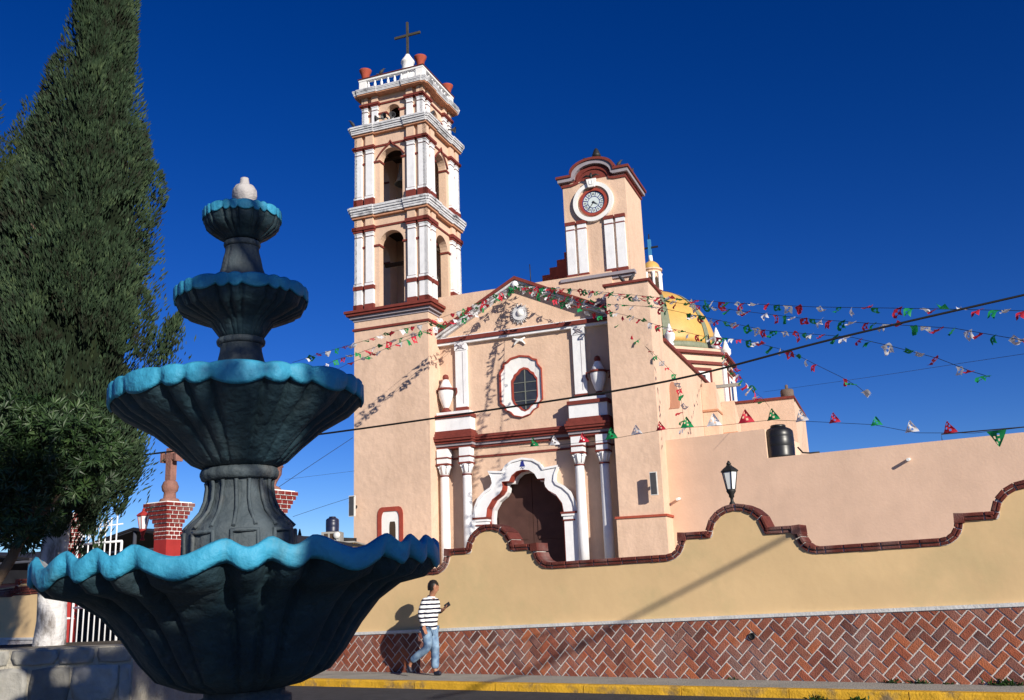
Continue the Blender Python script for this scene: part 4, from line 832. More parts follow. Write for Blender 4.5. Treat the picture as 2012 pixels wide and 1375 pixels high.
# local +x faces the photographer, +y points to the right in the picture
def petal(deg, center):
    p = (deg-center) % 45
    if p > 33.5: p -= 45
    if p <= 11.5: return p/11.5, 1., min(abs(p-11.5), abs(p+11.5))
    if p <= 22.5: return (p-17)/5.5, .0, min(abs(p-11.5), abs(p-22.5))
    return (p-28)/5.5, .0, min(abs(p-22.5), abs(p-33.5))
def bowl(nm, Rr, ztop, zbot, under, basin, center, aw, an, pw, fl, tk=1., N=288):
    def wv(dg):
        t_, wide, _ = petal(dg, center); return -(aw if wide else an)*max(0, math.cos(math.pi*t_/2))**pw
    def gr(dg):
        _, _, d = petal(dg, center); return math.exp(-(d/2.0)**2)
    zoff = max(aw, an)*.55
    def surf(rows):
        vv = []
        for (r, z, kw_, kg) in rows:
            for i in range(N):
                dg = 360*i/N; a = R(dg); rr = r*(1-kg*gr(dg)); vv.append((rr*math.cos(a), rr*math.sin(a), z+kw_*(wv(dg)+zoff)))
        return vv, [(k*N+i, k*N+(i+1) % N, (k+1)*N+(i+1) % N, (k+1)*N+i) for k in range(len(rows)-1) for i in range(N)]
    m = M(); k = len(under); rows = [(Rr*.975, zbot+.006, 1, fl*.8)]
    for i, (r, z) in enumerate(under): rows.append((r, z, max(0, .55-.3*i), fl*(1-.5*i/k)))
    m.add(*surf(rows), 0, True); b = m.obj(nm, 'bowl_stone', ft)
    m = M(); h = ztop-zbot
    m.add(*surf([(Rr*.965, zbot+.012, 1, fl*.55), (Rr*.985, zbot, 1, fl*.5), (Rr, zbot+h*.18, 1, fl*.35), (Rr, ztop-h*.12, tk, fl*.15), (Rr*.985, ztop, tk, fl*.1), (Rr*.965, ztop-.004, tk, 0)]), 0, True); m.obj('bowl_rim', 'rim_blue', b)
    m = M(); m.add(*surf([(Rr*.965, ztop-.005, tk, 0), (Rr*.93, ztop-h*.35, tk*.9, 0), (Rr*.86, ztop-h*.8, .5, 0), (Rr*.6, basin, .1, 0), (.06, basin-.02, 0, 0)]), 0, True); m.obj('bowl_basin', 'basin_inside', b)
    return b
bowl('lower_bowl', .868, 1.792, 1.703, [(.80, 1.660), (.69, 1.632), (.59, 1.562), (.51, 1.468), (.44, 1.365), (.37, 1.285), (.25, 1.236), (.17, 1.222)], 1.66, -15.5, .054, .036, 1.7, .10)
b2 = bowl('middle_bowl', .57, 2.555, 2.47, [(.50, 2.417), (.375, 2.344), (.285, 2.268), (.215, 2.203), (.172, 2.183), (.15, 2.18)], 2.465, 0, .034, .024, .8, .06, -.35)
b3 = bowl('upper_bowl', .31, 3.022, 2.965, [(.28, 2.92), (.21, 2.887), (.147, 2.86), (.12, 2.822), (.10, 2.793), (.095, 2.79)], 2.965, 12, .022, .02, .8, .06, -.4)
b4 = bowl('top_bowl', .187, 3.424, 3.380, [(.172, 3.345), (.135, 3.312), (.10, 3.29), (.088, 3.277), (.08, 3.275)], 3.375, 5, .016, .016, .8, .05, -.4)
m = M(); m.lathe([(.055, 3.41), (.06, 3.50), (.045, 3.508), (.05, 3.52), (.06, 3.545), (.058, 3.575), (.045, 3.598), (.024, 3.606), (.021, 3.63), (.019, 3.642)], 24); m.obj('finial', 'finial_stone', ft).location.z = -.035
def ped(nm, prof, flutes, amp, n=96):
    m = M(); m.lathe(prof, n, mod=lambda a, k: 1+amp*(abs(math.sin(flutes*a/2))**.6-.6)*(1 if 1 < k < len(prof)-1 else .0)); return m.obj(nm, 'pedestal_stone', ft)
def gad(nm, r, z, h, par, nb):
    m = M(); m.lathe([(r*.9, z-h), (r*.99, z-h*.75), (r*1.03, z-h*.2), (r*1.03, z+h*.2), (r*.99, z+h*.75), (r*.9, z+h)], 144, mod=lambda a, k: 1+.035*(abs(math.sin(nb*a/2))**.5-.7)); return m.obj(nm, 'pedestal_stone', par)
p0 = ped('base_pedestal', [(.42, 0), (.42, .12), (.34, .16), (.26, .3), (.19, .7), (.17, 1.05), (.165, 1.12), (.2, 1.16), (.2, 1.19), (.172, 1.2), (.172, 1.225)], 8, .03)
p1 = ped('lower_pedestal', [(.24, 1.60), (.24, 1.84), (.238, 1.90), (.235, 1.945), (.222, 1.965), (.17, 2.01), (.148, 2.06), (.138, 2.11), (.136, 2.15), (.142, 2.158)], 8, .05); gad('gadroon_ring', .168, 2.187, .03, p1, 20)
for k in range(8):   # raised panel frames round the foot and scroll straps above
    a0 = R(45*k+6); q = M(); r = .243; w_ = R(13)
    loop = [(-w_, 1.80), (w_, 1.80), (w_, 1.925), (-w_, 1.925), (-w_, 1.80)]
    pth = []
    for (u0, z0), (u1, z1) in zip(loop, loop[1:]):
        for i in range(6): f = i/6; pth.append((u0+(u1-u0)*f, z0+(z1-z0)*f))
    pth.append(loop[-1]); q.tube([(r*math.cos(a0+u), r*math.sin(a0+u), z) for u, z in pth], .010, 6)
    q.obj('panel_frame', 'pedestal_stone', p1)
    for du in (-11, 11):
        q = M(); q.tube([((rr+.006)*math.cos(a0+R(du*ff)), (rr+.006)*math.sin(a0+R(du*ff)), z) for rr, z, ff in ((.236, 1.945, 1), (.196, 1.985, .95), (.166, 2.02, .9), (.146, 2.07, .9), (.138, 2.13, 1), (.142, 2.155, 1))], .009, 6); q.obj('scroll_strap', 'pedestal_stone', p1)
for o_ in [p1]+list(p1.children): pass
p1.location = (0, -.022, -.035)
b2.location.y = -.022; b3.location.y = -.012; b4.location.y = -.01
p2 = ped('middle_pedestal', [(.14, 2.46), (.13, 2.62), (.116, 2.69), (.105, 2.72), (.096, 2.76), (.094, 2.785), (.1, 2.79)], 8, .06); gad('gadroon_ring', .108, 2.808, .017, p2, 16)
p2.location = (0, -.016, -.035)
p3 = ped('upper_pedestal', [(.14, 2.98), (.125, 3.07), (.115, 3.12), (.097, 3.17), (.088, 3.22), (.08, 3.25), (.078, 3.27), (.08, 3.275)], 8, .06); gad('gadroon_ring', .083, 3.293, .016, p3, 14)
p3.location = (0, -.011, -.035)
m = M(); m.lathe([(1.75, 0), (1.75, .45), (1.8, .5), (1.8, .56), (1.55, .56), (1.55, .5), (1.6, .1), (.3, .08)], 64, cap=False); m.obj('pool_wall', 'pedestal_stone', ft)

# ---------------------------------------------------------------- stone planter wall at left
PX1, PY = -3.70, 9.5
pw = thing('planter_wall', 'low grey rubble stone planter wall under the trees', 'wall', (PX1, PY, 0))
m = M(); m.box(-6, 0, .025, .4, 0, 1.215); m.box(-6, -.025, 0.4, 3.9, 0, 1.12); m.obj('mortar_core', 'stone_mortar', pw)
def stones(face, wd, ht, seed):
    r3 = random.Random(seed); cells = []
    zz = 0.02
    while zz < ht-.05:
        hh = min(r3.uniform(.24, .4), ht-zz); 
        if ht-zz-hh < .1: hh = ht-zz
        xx = -r3.uniform(0, .2)
        while xx < wd:
            ww = r3.uniform(.24, .52); cells.append((max(xx, 0), min(xx+ww, wd), zz, zz+hh)); xx += ww
        zz += hh
    for (a, b, c, d) in cells:
        if b-a < .06: continue
        g_ = .008; cx, cz = (a+b)/2, (c+d)/2; pts = []
        for (x, z) in ((a, c), (cx, c), (b, c), (b, cz), (b, d), (cx, d), (a, d), (a, cz)):
            dx, dz = x-cx, z-cz; corner = abs(dx) > 1e-6 and abs(dz) > 1e-6; f = r3.uniform(.84, .98) if corner else r3.uniform(.97, 1.02); pts.append((cx+dx*f-math.copysign(g_, dx)*(abs(dx) > 1e-6), cz+dz*f-math.copysign(g_, dz)*(abs(dz) > 1e-6)))
        dp = r3.uniform(.012, .045); q = M(); k = 8
        vv = [face(x, z, -.03) for x, z in pts]+[face(x, z, dp*.6) for x, z in pts]+[face(cx+(x-cx)*.8, cz+(z-cz)*.8, dp+r3.uniform(-.008, .008)) for x, z in pts]
        q.add(vv, [(i, (i+1) % k, k+(i+1) % k, k+i) for i in range(k)]+[(k+i, k+(i+1) % k, 2*k+(i+1) % k, 2*k+i) for i in range(k)], 0, True); q.add(vv, [tuple(range(2*k, 3*k))], 0)
        q.obj('stone', 'field_stone', pw)
stones(lambda x, z, d: (-x, .025-d, z), 2.6, 1.215, 3)
stones(lambda x, z, d: (-.02+d*.8, .03+x, z), .36, 1.2, 5)
m = M(); m.add([(-5.9, .4, 1.13), (-.05, .4, 1.13), (-.05, 3.8, 1.13), (-5.9, 3.8, 1.13)], [(0, 1, 2, 3)]); m.obj('soil', 'earth', pw, fix=False)

# ---------------------------------------------------------------- trees
def pw_lin(tab, z):
    if z <= tab[0][0]: return tab[0][1]
    for (a, b), (c, d) in zip(tab, tab[1:]):
        if z <= c: return b+(d-b)*(z-a)/(c-a)
    return tab[-1][1]
def cypress(label, base, axis_top, prof, ntuft, seed, trunk_mat, tr, size=1., leaf='cypress_leaf', extra=()):
    r3 = random.Random(seed); t = thing('cypress_tree', label, 'tree', base, 0, 'cypresses at the left')
    z0, z1 = prof[0][0], prof[-1][0]; ax = lambda z: Vector((axis_top[0], axis_top[1], 0))*max(0, (z-z0))/(z1-z0)
    m = M(); m.tube([(0, 0, -.3), (.02, 0, .3), (-.02, 0, 1.0), (.01, .02, z0+.2)], [tr*1.25, tr*1.02, tr*.95, tr*.9], 14, 0); m.obj('trunk', trunk_mat, t)
    m = M(); m.tube([Vector((.01, .02, z0+.15)), ax(z0+1.5)+Vector((0, 0, z0+1.5)), ax(z0+(z1-z0)*.9)+Vector((0, 0, z0+(z1-z0)*.9))], [tr*.88, tr*.6, .03], 8)
    for i in range(16):
        z = z0+.1+i*.22; a = r3.uniform(0, 6.28); r = pw_lin(prof, z+.4)*.75; m.tube([ax(z)+Vector((0, 0, z)), ax(z)+Vector((r*.5*math.cos(a), r*.5*math.sin(a), z+.12)), ax(z)+Vector((r*math.cos(a), r*math.sin(a), z+.45))], [.04, .03, .012], 5)
    m.obj('limbs', 'bark', t)
    # lumps that break up the outline: upright plumes
    plumes = []
    for i in range(int(165*size)):
        z = z0+(z1-z0)*(r3.random()**1.25)*.97; a = r3.uniform(0, 6.28); r = pw_lin(prof, z); plumes.append((z, a, r*r3.uniform(.66, 1.0), r3.uniform(.13, .25)*(.5+.6*r/1.3), r3.uniform(.35, .85)))
    m = M(); V_ = m.v; Fc = m.f
    def tuft(p, d, ln, wd):
        d = d.normalized(); s_ = d.cross(Vector((r3.uniform(-1, 1), r3.uniform(-1, 1), r3.uniform(-1, 1)))).normalized(); s2 = d.cross(s_)
        for sv in (s_, s2):
            o = len(V_); b = p-sv*wd*.35; c = p+sv*wd*.35; mid = p+d*ln*.5
            V_.extend([tuple(p), tuple(mid-sv*wd), tuple(p+d*ln), tuple(mid+sv*wd)]); Fc.append((o, o+1, o+2, o+3))
    for i in range(ntuft):
        if r3.random() < .88:
            z, a, r, pr_, ph = plumes[r3.randrange(len(plumes))]
            c = ax(z)+Vector((r*math.cos(a)*.86, r*math.sin(a)*.86, z)); th = r3.uniform(0, 6.28); uu = r3.uniform(-1, 1); rr = pr_*math.sqrt(max(0, 1-uu*uu))*r3.uniform(.6, 1.05)
            o = Vector((rr*math.cos(th), rr*math.sin(th), uu*ph)); p = c+o; d = Vector((math.cos(a)*.45+math.cos(th)*.4, math.sin(a)*.45+math.sin(th)*.4, 1.0))
        else:
            z = z0+(z1-z0)*r3.random()**1.2; a = r3.uniform(0, 6.28); r = pw_lin(prof, z)*r3.uniform(.55, .92); p = ax(z)+Vector((r*math.cos(a), r*math.sin(a), z)); d = Vector((math.cos(a)*.6, math.sin(a)*.6, .9))
        tuft(p, d+Vector((r3.uniform(-.3, .3), r3.uniform(-.3, .3), r3.uniform(-.2, .3))), r3.uniform(.06, .125)*size, r3.uniform(.006, .0125)*size)
    for (c, rad, ln, nn, dr) in extra:   # side sprays that leave the column
        for i in range(nn):
            f = r3.random(); p = Vector(c)+Vector(dr)*ln*f+Vector((r3.gauss(0, 1), r3.gauss(0, 1), r3.gauss(0, 1)))*rad*(1-f)**.7*.5; tuft(p, Vector(dr)+Vector((r3.uniform(-.4, .4), r3.uniform(-.4, .4), r3.uniform(-.2, .4))), r3.uniform(.06, .12), r3.uniform(.006, .012))
    m.m = [0]*len(Fc); m.s = [False]*len(Fc)
    m.obj('crown', leaf, t, fix=False)
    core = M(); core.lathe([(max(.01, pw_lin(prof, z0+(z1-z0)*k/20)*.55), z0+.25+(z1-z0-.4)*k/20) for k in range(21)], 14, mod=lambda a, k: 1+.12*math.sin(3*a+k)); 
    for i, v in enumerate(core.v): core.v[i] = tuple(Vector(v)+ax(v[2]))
    core.obj('crown_shade_core', 'cypress_core_shade', t)  # near-black solid core; its colour makes the shaded gaps between plumes
    return t
PR = [(1.68, .35), (2.0, .75), (2.5, 1.05), (3.3, 1.26), (4.2, 1.26), (5.4, 1.14), (6.6, .92), (7.8, .66), (9.1, .40), (10.3, .22), (11.4, .04)]
cypress('tall dense cypress with a whitewashed trunk behind the planter wall', (-5.93, 12.5, 1.13), (.14, 0), PR, 130000, 11, 'bark_white', .175,
        extra=(((1.15, 0, 3.55), .28, .75, 1000, (.45, -.2, .85)), ((.55, -.1, 2.0), .5, .62, 3000, (.75, -.1, .6)), ((.35, -.2, 1.75), .45, .4, 2200, (.7, -.3, .4)), ((.8, 0, 2.7), .4, .5, 1200, (.5, 0, .8))))
PR2 = [(1.5, .5), (2.5, 1.0), (4, 1.1), (5.5, .8), (6.7, .4), (7.4, .05)]
cypress('shorter cypress behind the tall one, its tip showing at the left', (-9.15, 15.2, .5), (1.02, 0), [(1.5, .5), (3.5, .95), (5.5, .9), (7.0, .62), (8.3, .28), (9.3, .03)], 32000, 12, 'bark', .14, 1.1, 'cypress_far')
cypress('broad cypress at the left edge of the view', (-8.7, 13.6, 1.0), (1.05, 0), [(1.2, .6), (2.5, .95), (4.2, .9), (5.6, .6), (6.6, .3), (7.3, .03)], 26000, 13, 'bark', .14, 1.0, 'cypress_far')
cypress('very tall cypress just outside the left edge', (-8.15, 12.6, 1.0), (0, 0), [(1.5, .5), (3, .9), (6, .95), (8.5, .72), (9.6, .5), (12.5, .05)], 20000, 14, 'bark', .15, 1.1, 'cypress_far')
def broadleaf(name, label, cat, trunk_pts, trunk_r, blobs, nleaf, leaf, lsize, seed, tmat='bark', twigs=True):
    r3 = random.Random(seed); t = thing(name, label, cat, trunk_pts[0]); b0 = Vector(trunk_pts[0])
    m = M(); m.tube([Vector(p)-b0 for p in trunk_pts], trunk_r, 10); top = Vector(trunk_pts[-1])-b0; m.obj('trunk', tmat, t)
    if twigs:
        m = M()
        for (c, rad) in blobs:
            c = Vector(c)-b0; mid = (top+c)/2+Vector((0, 0, -.1)); m.tube([top, mid, c], [trunk_r[-1]*.7, trunk_r[-1]*.4, .008], 6)
        m.obj('limbs', tmat, t)
    m = M(); V_ = m.v; Fc = m.f; vol = [r[0]*r[2] for _, r in blobs]; tot = sum(vol)
    for (c, rad), v in zip(blobs, vol):
        c = Vector(c)-b0; nr = int(nleaf*v/tot/9)
        for i in range(nr):
            d = Vector((r3.gauss(0, 1), r3.gauss(0, 1), r3.gauss(0, 1))).normalized(); rr = r3.random()**.4
            p = c+Vector((d.x*rad[0], d.y*rad[1], d.z*rad[2]))*rr*r3.uniform(.85, 1.05); axd = (d+Vector((r3.uniform(-.5, .5), r3.uniform(-.5, .5), .5))).normalized()
            s_ = axd.orthogonal().normalized(); s2 = axd.cross(s_)
            for k in range(9):   # a rosette of lance-shaped leaves
                a = k*2.4+r3.uniform(-.3, .3); el = r3.uniform(.15, 1.0); dd = (axd*el+(s_*math.cos(a)+s2*math.sin(a))).normalized(); L_ = lsize*r3.uniform(.7, 1.2); sd_ = dd.cross(axd); 
                if sd_.length < 1e-3: continue
                sd_.normalize(); o = len(V_); w_ = L_*.105; q = p+dd*.01; up = axd*L_*.06
                V_.extend([tuple(q), tuple(q+dd*L_*.45-sd_*w_+up), tuple(q+dd*L_), tuple(q+dd*L_*.45+sd_*w_+up), tuple(q+dd*L_*.5)]); Fc.append((o, o+1, o+2, o+4)); Fc.append((o, o+4, o+2, o+3))
    m.m = [0]*len(Fc); m.s = [False]*len(Fc); m.obj('crown', leaf, t, fix=False); return t
broadleaf('laurel_tree', 'dark glossy leaved tree at the lower left with a leaning brown trunk', 'tree',
          [(-5.9, 10.3, 1.13), (-5.65, 10.3, 1.6), (-5.35, 10.3, 2.1), (-5.2, 10.3, 2.45)], [.075, .065, .055, .045],
          [((-4.95, 10.3, 3.45), (.62, .6, .42)), ((-5.45, 10.2, 3.35), (.6, .6, .55)), ((-4.6, 10.4, 3.25), (.38, .4, .32)), ((-5.35, 10.3, 2.7), (.5, .5, .38)), ((-5.75, 10.2, 2.6), (.5, .5, .4)), ((-4.85, 10.4, 2.95), (.45, .4, .3)), ((-5.1, 10.1, 2.35), (.25, .3, .16))], 15000, 'laurel_leaf', .105, 21)
# unseen tree added behind the camera; leaf clumps placed to shade fountain and laurel
def back(p, t_): return Vector(p)+SUN*t_
rt = Vector((math.cos(SUN_AZ), math.sin(SUN_AZ), 0))
bl_ = []
def shade(dx, z, rx, rz_, t_=9.): bl_.append((tuple(back(FX+rt*dx+Vector((0, 0, z)), t_)), (rx, .18, rz_)))
for dx, z, rx, rz_, t_ in ((-.78, 1.37, .18, .07, 6.6), (-.55, 1.27, .2, .10, 6.7), (-.3, 1.20, .22, .10, 6.8), (-.05, 1.12, .3, .14, 6.9), (-.5, 1.08, .3, .12, 7.0), (.10, 1.42, .20, .26, 6.7), (.45, 1.45, .32, .36, 7.0), (.82, 1.6, .28, .36, 7.2), (.4, 1.1, .5, .2, 7.4),
        (.17, 1.92, .15, .20, 6.7), (.45, 2.0, .3, .3, 7.2), (.24, 2.38, .26, .14, 6.7), (.55, 2.5, .25, .18, 7.0), (-.25, 2.265, .24, .025, 6.5), (.02, 2.68, .24, .075, 6.6), (-.2, 2.95, .18, .11, 6.6), (.06, 2.90, .26, .12, 6.7), (.28, 2.97, .2, .14, 6.8), (.24, 3.36, .14, .1, 6.8), (.5, 3.1, .3, .25, 7.4),
        (1.15, 2.2, .5, .7, 8), (.95, 3.4, .5, .4, 8.5), (1.6, 3.0, .6, .6, 9)): shade(dx, z, rx, rz_, t_)
for x, z, rx, rz_ in ((-5.5, 2.6, .8, .35), (-5.1, 2.35, .6, .3), (-6.0, 2.2, .8, .5), (-5.2, 2.95, .5, .16), (-6.3, 3.0, .5, .5)): bl_.append((tuple(back((x, 10.1, z), 13.5)), (rx, .35, rz_)))
broadleaf('unseen_shade_tree', 'added unseen tree behind the viewer, crown placed to shade fountain and laurel', 'tree', [(5.2, -3.6, 0), (5.1, -3.5, 2), (4.7, -3.2, 3.6), (4.5, -3.0, 5.0)], [.22, .18, .15, .1], bl_, 90000, 'shade_leaf', .085, 31)
# weeds along the wall foot and kerb
def weed(label, loc, k, seed):
    r3 = random.Random(seed); m = M()
    for i in range(int(60*k)):
        a = r3.uniform(0, 6.28); el = r3.uniform(.2, 1.3); d = Vector((math.cos(a)*math.cos(el), math.sin(a)*math.cos(el), math.sin(el))); L_ = r3.uniform(.05, .14)*min(1.3, k); p = Vector((r3.gauss(0, .07)*k, r3.gauss(0, .03), 0)); sd_ = d.cross(Vector((0, 0, 1))).normalized()*.012
        m.add([p-sd_*.5, p+d*L_*.5-sd_, p+d*L_+Vector((0, 0, -.02)), p+d*L_*.5+sd_], [(0, 1, 2, 3)])
    tag(m.obj('weed', 'weed_leaf', None, False, loc, YW), label, 'weed', 'weeds on the pavement')
for s, off, k, lb in ((9.05, .07, 1.7, 'largest weed clump at the wall foot, far right'), (8.0, .06, 1.0, 'low weed at the wall foot, second from the right'), (7.65, .06, .8, 'small weed at the wall foot left of the low clump'), (5.35, .06, .6, 'tiny weed at the wall foot near the drain hole'), (8.35, .05, .6, 'sparse weed at the wall foot between two clumps'), (6.9, kw(6.9)+.06, .8, 'weed in the gutter against the yellow kerb'), (7.4, kw(7.4)+.06, .7, 'smaller weed in the gutter further right')):
    p = wpt(s, off); weed(lb, (p.x, p.y, zs(s)-(.11 if off > .5 else .005)), k, int(s*100))

# ---------------------------------------------------------------- bunting, cables
STR = {
'S1':[[0.28,36.0,13.16],[2.11,32.24,11.73],[3.66,29.07,10.49],[4.51,27.3,9.8],[5.89,24.46,8.73],[7.16,21.83,7.79],[8.41,19.24,6.94],[9.64,16.67,6.08]],
'S2':[[0.28,36.0,13.13],[2.57,31.31,11.32],[3.66,29.07,10.41],[4.51,27.3,9.7],[5.87,24.46,8.54],[6.97,22.16,7.61],[7.73,20.57,7.03],[8.34,19.28,6.58],[8.75,18.4,6.27],[9.27,17.26,5.74],[9.53,16.67,5.44]],
'S3':[[0.27,36.0,13.11],[3.11,30.15,10.52],[4.36,27.58,9.6],[5.38,25.44,8.62],[6.37,23.32,7.65],[7.04,21.93,7.16],[7.57,20.81,6.77],[7.99,19.89,6.33],[8.5,18.75,5.75],[8.77,18.1,5.34],[8.94,17.71,5.13]],
'S4':[[0.27,36.0,13.11],[3.19,31.0,10.54],[3.87,29.81,9.96],[4.58,28.57,9.28],[5.51,26.93,8.49],[5.98,26.12,8.2],[6.41,25.38,7.92],[6.93,24.45,7.45],[7.29,23.8,7.06],[7.62,23.18,6.61],[7.87,22.69,6.27],[8.09,22.26,5.94],[8.2,22.04,5.71]],
'S5':[[0.27,36.0,13.11],[3.69,34.28,11.13],[4.36,33.93,10.46],[5.16,33.5,9.49],[5.69,33.21,8.75],[5.82,33.12,8.17],[5.85,33.08,7.53],[5.87,33.03,6.7]],
'S7':[[9.87,45.62,13.05],[9.46,41.64,11.28],[9.13,38.43,9.9],[8.84,35.68,8.72],[8.55,32.6,7.66],[8.41,31.3,7.1]],
'S6':[[0.11,30.0,5.91],[1.2,29.3,5.83],[2.53,28.44,5.78],[4.39,27.25,5.88],[5.77,26.36,5.78],[6.91,25.64,5.76],[7.95,24.96,5.55],[9.08,24.22,5.31],[9.91,23.67,4.98],[11.0,22.95,4.82],[11.87,22.4,4.83],[12.5,22.0,4.83]],
'La':[[0.17,36.0,13.12],[-1.57,34.29,11.79],[-3.05,32.81,10.83],[-4.15,31.71,10.26],[-4.84,31.01,9.83],[-5.83,30.01,9.27],[-6.82,29.0,8.67]],
'Lb':[[0.17,36.0,13.08],[-1.57,34.29,11.59],[-2.97,32.9,10.62],[-4.03,31.83,10.01],[-5.04,30.8,9.35],[-5.66,30.17,9.0],[-6.23,29.6,8.56]],
'Lc':[[0.17,36.0,13.03],[-1.57,34.29,11.45],[-3.26,32.6,10.39],[-4.03,31.83,9.83],[-4.81,31.04,9.28],[-5.41,30.43,8.88],[-5.96,29.87,8.41]]}
flag_me = {}
for mt in ('flag_red', 'flag_green', 'flag_white'):
    for v in range(4):
        r3 = random.Random(v+hash(mt) % 7); m = M(); vv = []
        for i in range(5):
            for j in range(5):
                x = (i-2)*.065*(1-.25*j/4*(v % 2)); z = -j*.065; vv.append((x+.02*math.sin(j+v), .05*math.sin(1.7*i+1.1*j+v)*(j/4)+.07*(j/4)**2*(v-1.5), z+.015*math.cos(i*2+v)*(j/4)))
        ff = [(i*5+j, (i+1)*5+j, (i+1)*5+j+1, i*5+j+1) for i in range(4) for j in range(4)]
        ff = [f for f in ff if f not in (ff[6], ff[9])] if v != 1 else ff[:15]; m.add(vv, ff, 0, True); flag_me[(mt, v)] = m.mesh('flag', mt, False)
    for v in range(2):   # pierced triangular pennants
        m = M(); n = 6; vv = []; ff = []
        for j in range(n+1):
            hw = .20*(1-j/n)+.01
            for i in range(7): vv.append((hw*(i-3)/3, .03*math.sin(i+j*.8+v), (-.36 if v == 0 else .34)*j/n))
        for j in range(n):
            for i in range(6):
                if not ((i+j*2) % 4 == 1 and 0 < j < n-1 and 0 < i < 5): ff.append((j*7+i, j*7+i+1, j*7+7+i+1, j*7+7+i))
        m.add(vv, ff, 0, True); flag_me[(mt, 'p%d' % v)] = m.mesh('pennant', mt, False)
def bunting(key, label, step, scale, pend=False, seed=1):
    r3 = random.Random(seed); pts = [Vector(p) for p in STR[key]]
    t = thing('flag_bunting', label, 'bunting', pts[0], 0, 'papel picado bunting on the church')
    m = M(); m.tube([p-pts[0] for p in pts], .006, 4); m.obj('cord', 'cable', t)
    k = 0; carry = step*.6
    for a, b in zip(pts, pts[1:]):
        L_ = (b-a).length; d = (b-a).normalized(); l = carry
        while l < L_:
            if r3.random() > .07:
                mt = ('flag_green', 'flag_white', 'flag_red')[k % 3]
                if pend: me = flag_me[(mt, 'p1' if k < 15 else 'p0')]
                else: me = flag_me[(mt, r3.randrange(4))]
                o = link('flag', me, t, a+d*l-pts[0]); dh = math.atan2(d.y, d.x)
                if pend: o.rotation_euler = (r3.uniform(-.25, .25), 0, dh+r3.uniform(-.3, .3))
                else: o.rotation_euler = (r3.uniform(.3, 1.45)*r3.choice((-1, -1, 1)), r3.uniform(-.35, .35), dh+r3.uniform(-.5, .5))
                s = scale*r3.uniform(.8, 1.2); o.scale = (s, s, s)
            k += 1; l += step*r3.uniform(.8, 1.2)
        carry = l-L_
bunting('S1', 'highest bunting string running from the gable to the upper right sky', 0.34, 0.7, seed=1)
bunting('S2', 'second highest bunting string in the right hand sky', 0.34, 0.7, seed=2)
bunting('S3', 'third bunting string in the right sky, drooping towards the cable', 0.34, 0.7, seed=3)
bunting('S4', 'fourth bunting string, ending loose in the sky above the annexe', 0.31, 0.7, seed=4)
bunting('S5', 'bunting string falling down the side of the right buttress', 0.3, 0.8, seed=5)
bunting('S7', 'bunting string dropping from the dome drum to the transept', 0.6, 0.95, seed=7)
bunting('S6', 'row of larger pierced pennants above the annexe wall', .92, .9, True, seed=6)
bunting('La', 'topmost bunting string left of the gable, crossing the tower', 0.33, 0.75, seed=8)
bunting('Lb', 'middle bunting string left of the gable, crossing the tower', 0.33, 0.75, seed=9)
bunting('Lc', 'lowest bunting string left of the gable, crossing the tower', 0.33, 0.75, seed=10)
CAB = {
'K1':[[-7.98,14.0,3.47],[-4.71,12.75,3.54],[-2.64,11.97,3.56],[-0.3,11.09,3.64],[1.68,10.35,3.75],[3.37,9.74,4.01],[5.07,9.13,4.23],[5.45,9.0,4.28]],
'K2':[[-9.04,36.0,5.52],[-7.84,36.54,6.44],[-6.34,37.2,7.56]],'K3':[[-8.35,36.0,4.5],[-7.26,36.63,4.92],[-6.26,37.2,5.28]],'K4':[[-8.67,36.0,5.89],[-6.26,37.2,6.26]],'K5':[[15.83,60.0,13.14],[16.64,44.62,10.68],[17.15,35.51,9.27],[17.47,30.0,8.41]]}
for k, r, lb in (('K1', .012, 'thick black cable crossing the whole view in front of the church'), ('K2', .011, 'thin wire rising to the left side of the tower'), ('K3', .008, 'lower thin wire left of the tower'), ('K4', .005, 'faint flat wire left of the tower'), ('K5', .008, 'faint wire across the sky at the right')):
    pts = [Vector(p) for p in CAB[k]]; n = []
    for i in range(len(pts)-1):
        p0, p1_, p2_, p3_ = pts[max(i-1, 0)], pts[i], pts[i+1], pts[min(i+2, len(pts)-1)]
        for j in range(6):
            u_ = j/6; n.append(.5*((2*p1_)+(-p0+p2_)*u_+(2*p0-5*p1_+4*p2_-p3_)*u_*u_+(-p0+3*p1_-3*p2_+p3_)*u_**3))
    n.append(pts[-1]); m = M(); m.tube([p-pts[0] for p in n], r, 6); tag(m.obj('overhead_cable', 'cable', None, True, pts[0]), lb, 'cable', 'overhead cables')
# cable bundle over the street outside the view, whose shadow crosses the wall
A_ = wpt(6.35, 0, 2.2)+SUN*12.5; B_ = wpt(2.7, 0, .62)+SUN*15.5; m = M(); D_ = (A_-B_).normalized(); e0 = A_+D_*9; e1 = B_-D_*3
m.tube([e0-e0, e1-e0], .033, 8); tag(m.obj('overhead_cable', 'cable', None, True, e0), 'cable bundle over the street beyond the right edge', 'cable', 'overhead cables')
t = thing('utility_pole', 'utility pole beyond the right edge carrying the cable bundle', 'pole', (e0.x, e0.y, 0)); m = M(); m.tube([(0, 0, 0), (0, 0, e0.z+.3)], [.14, .1], 12); m.obj('pole_shaft', 'far_grey', t); m = M(); m.box(-.6, .6, -.05, .05, e0.z-.1, e0.z); m.obj('cross_arm', 'far_grey', t)

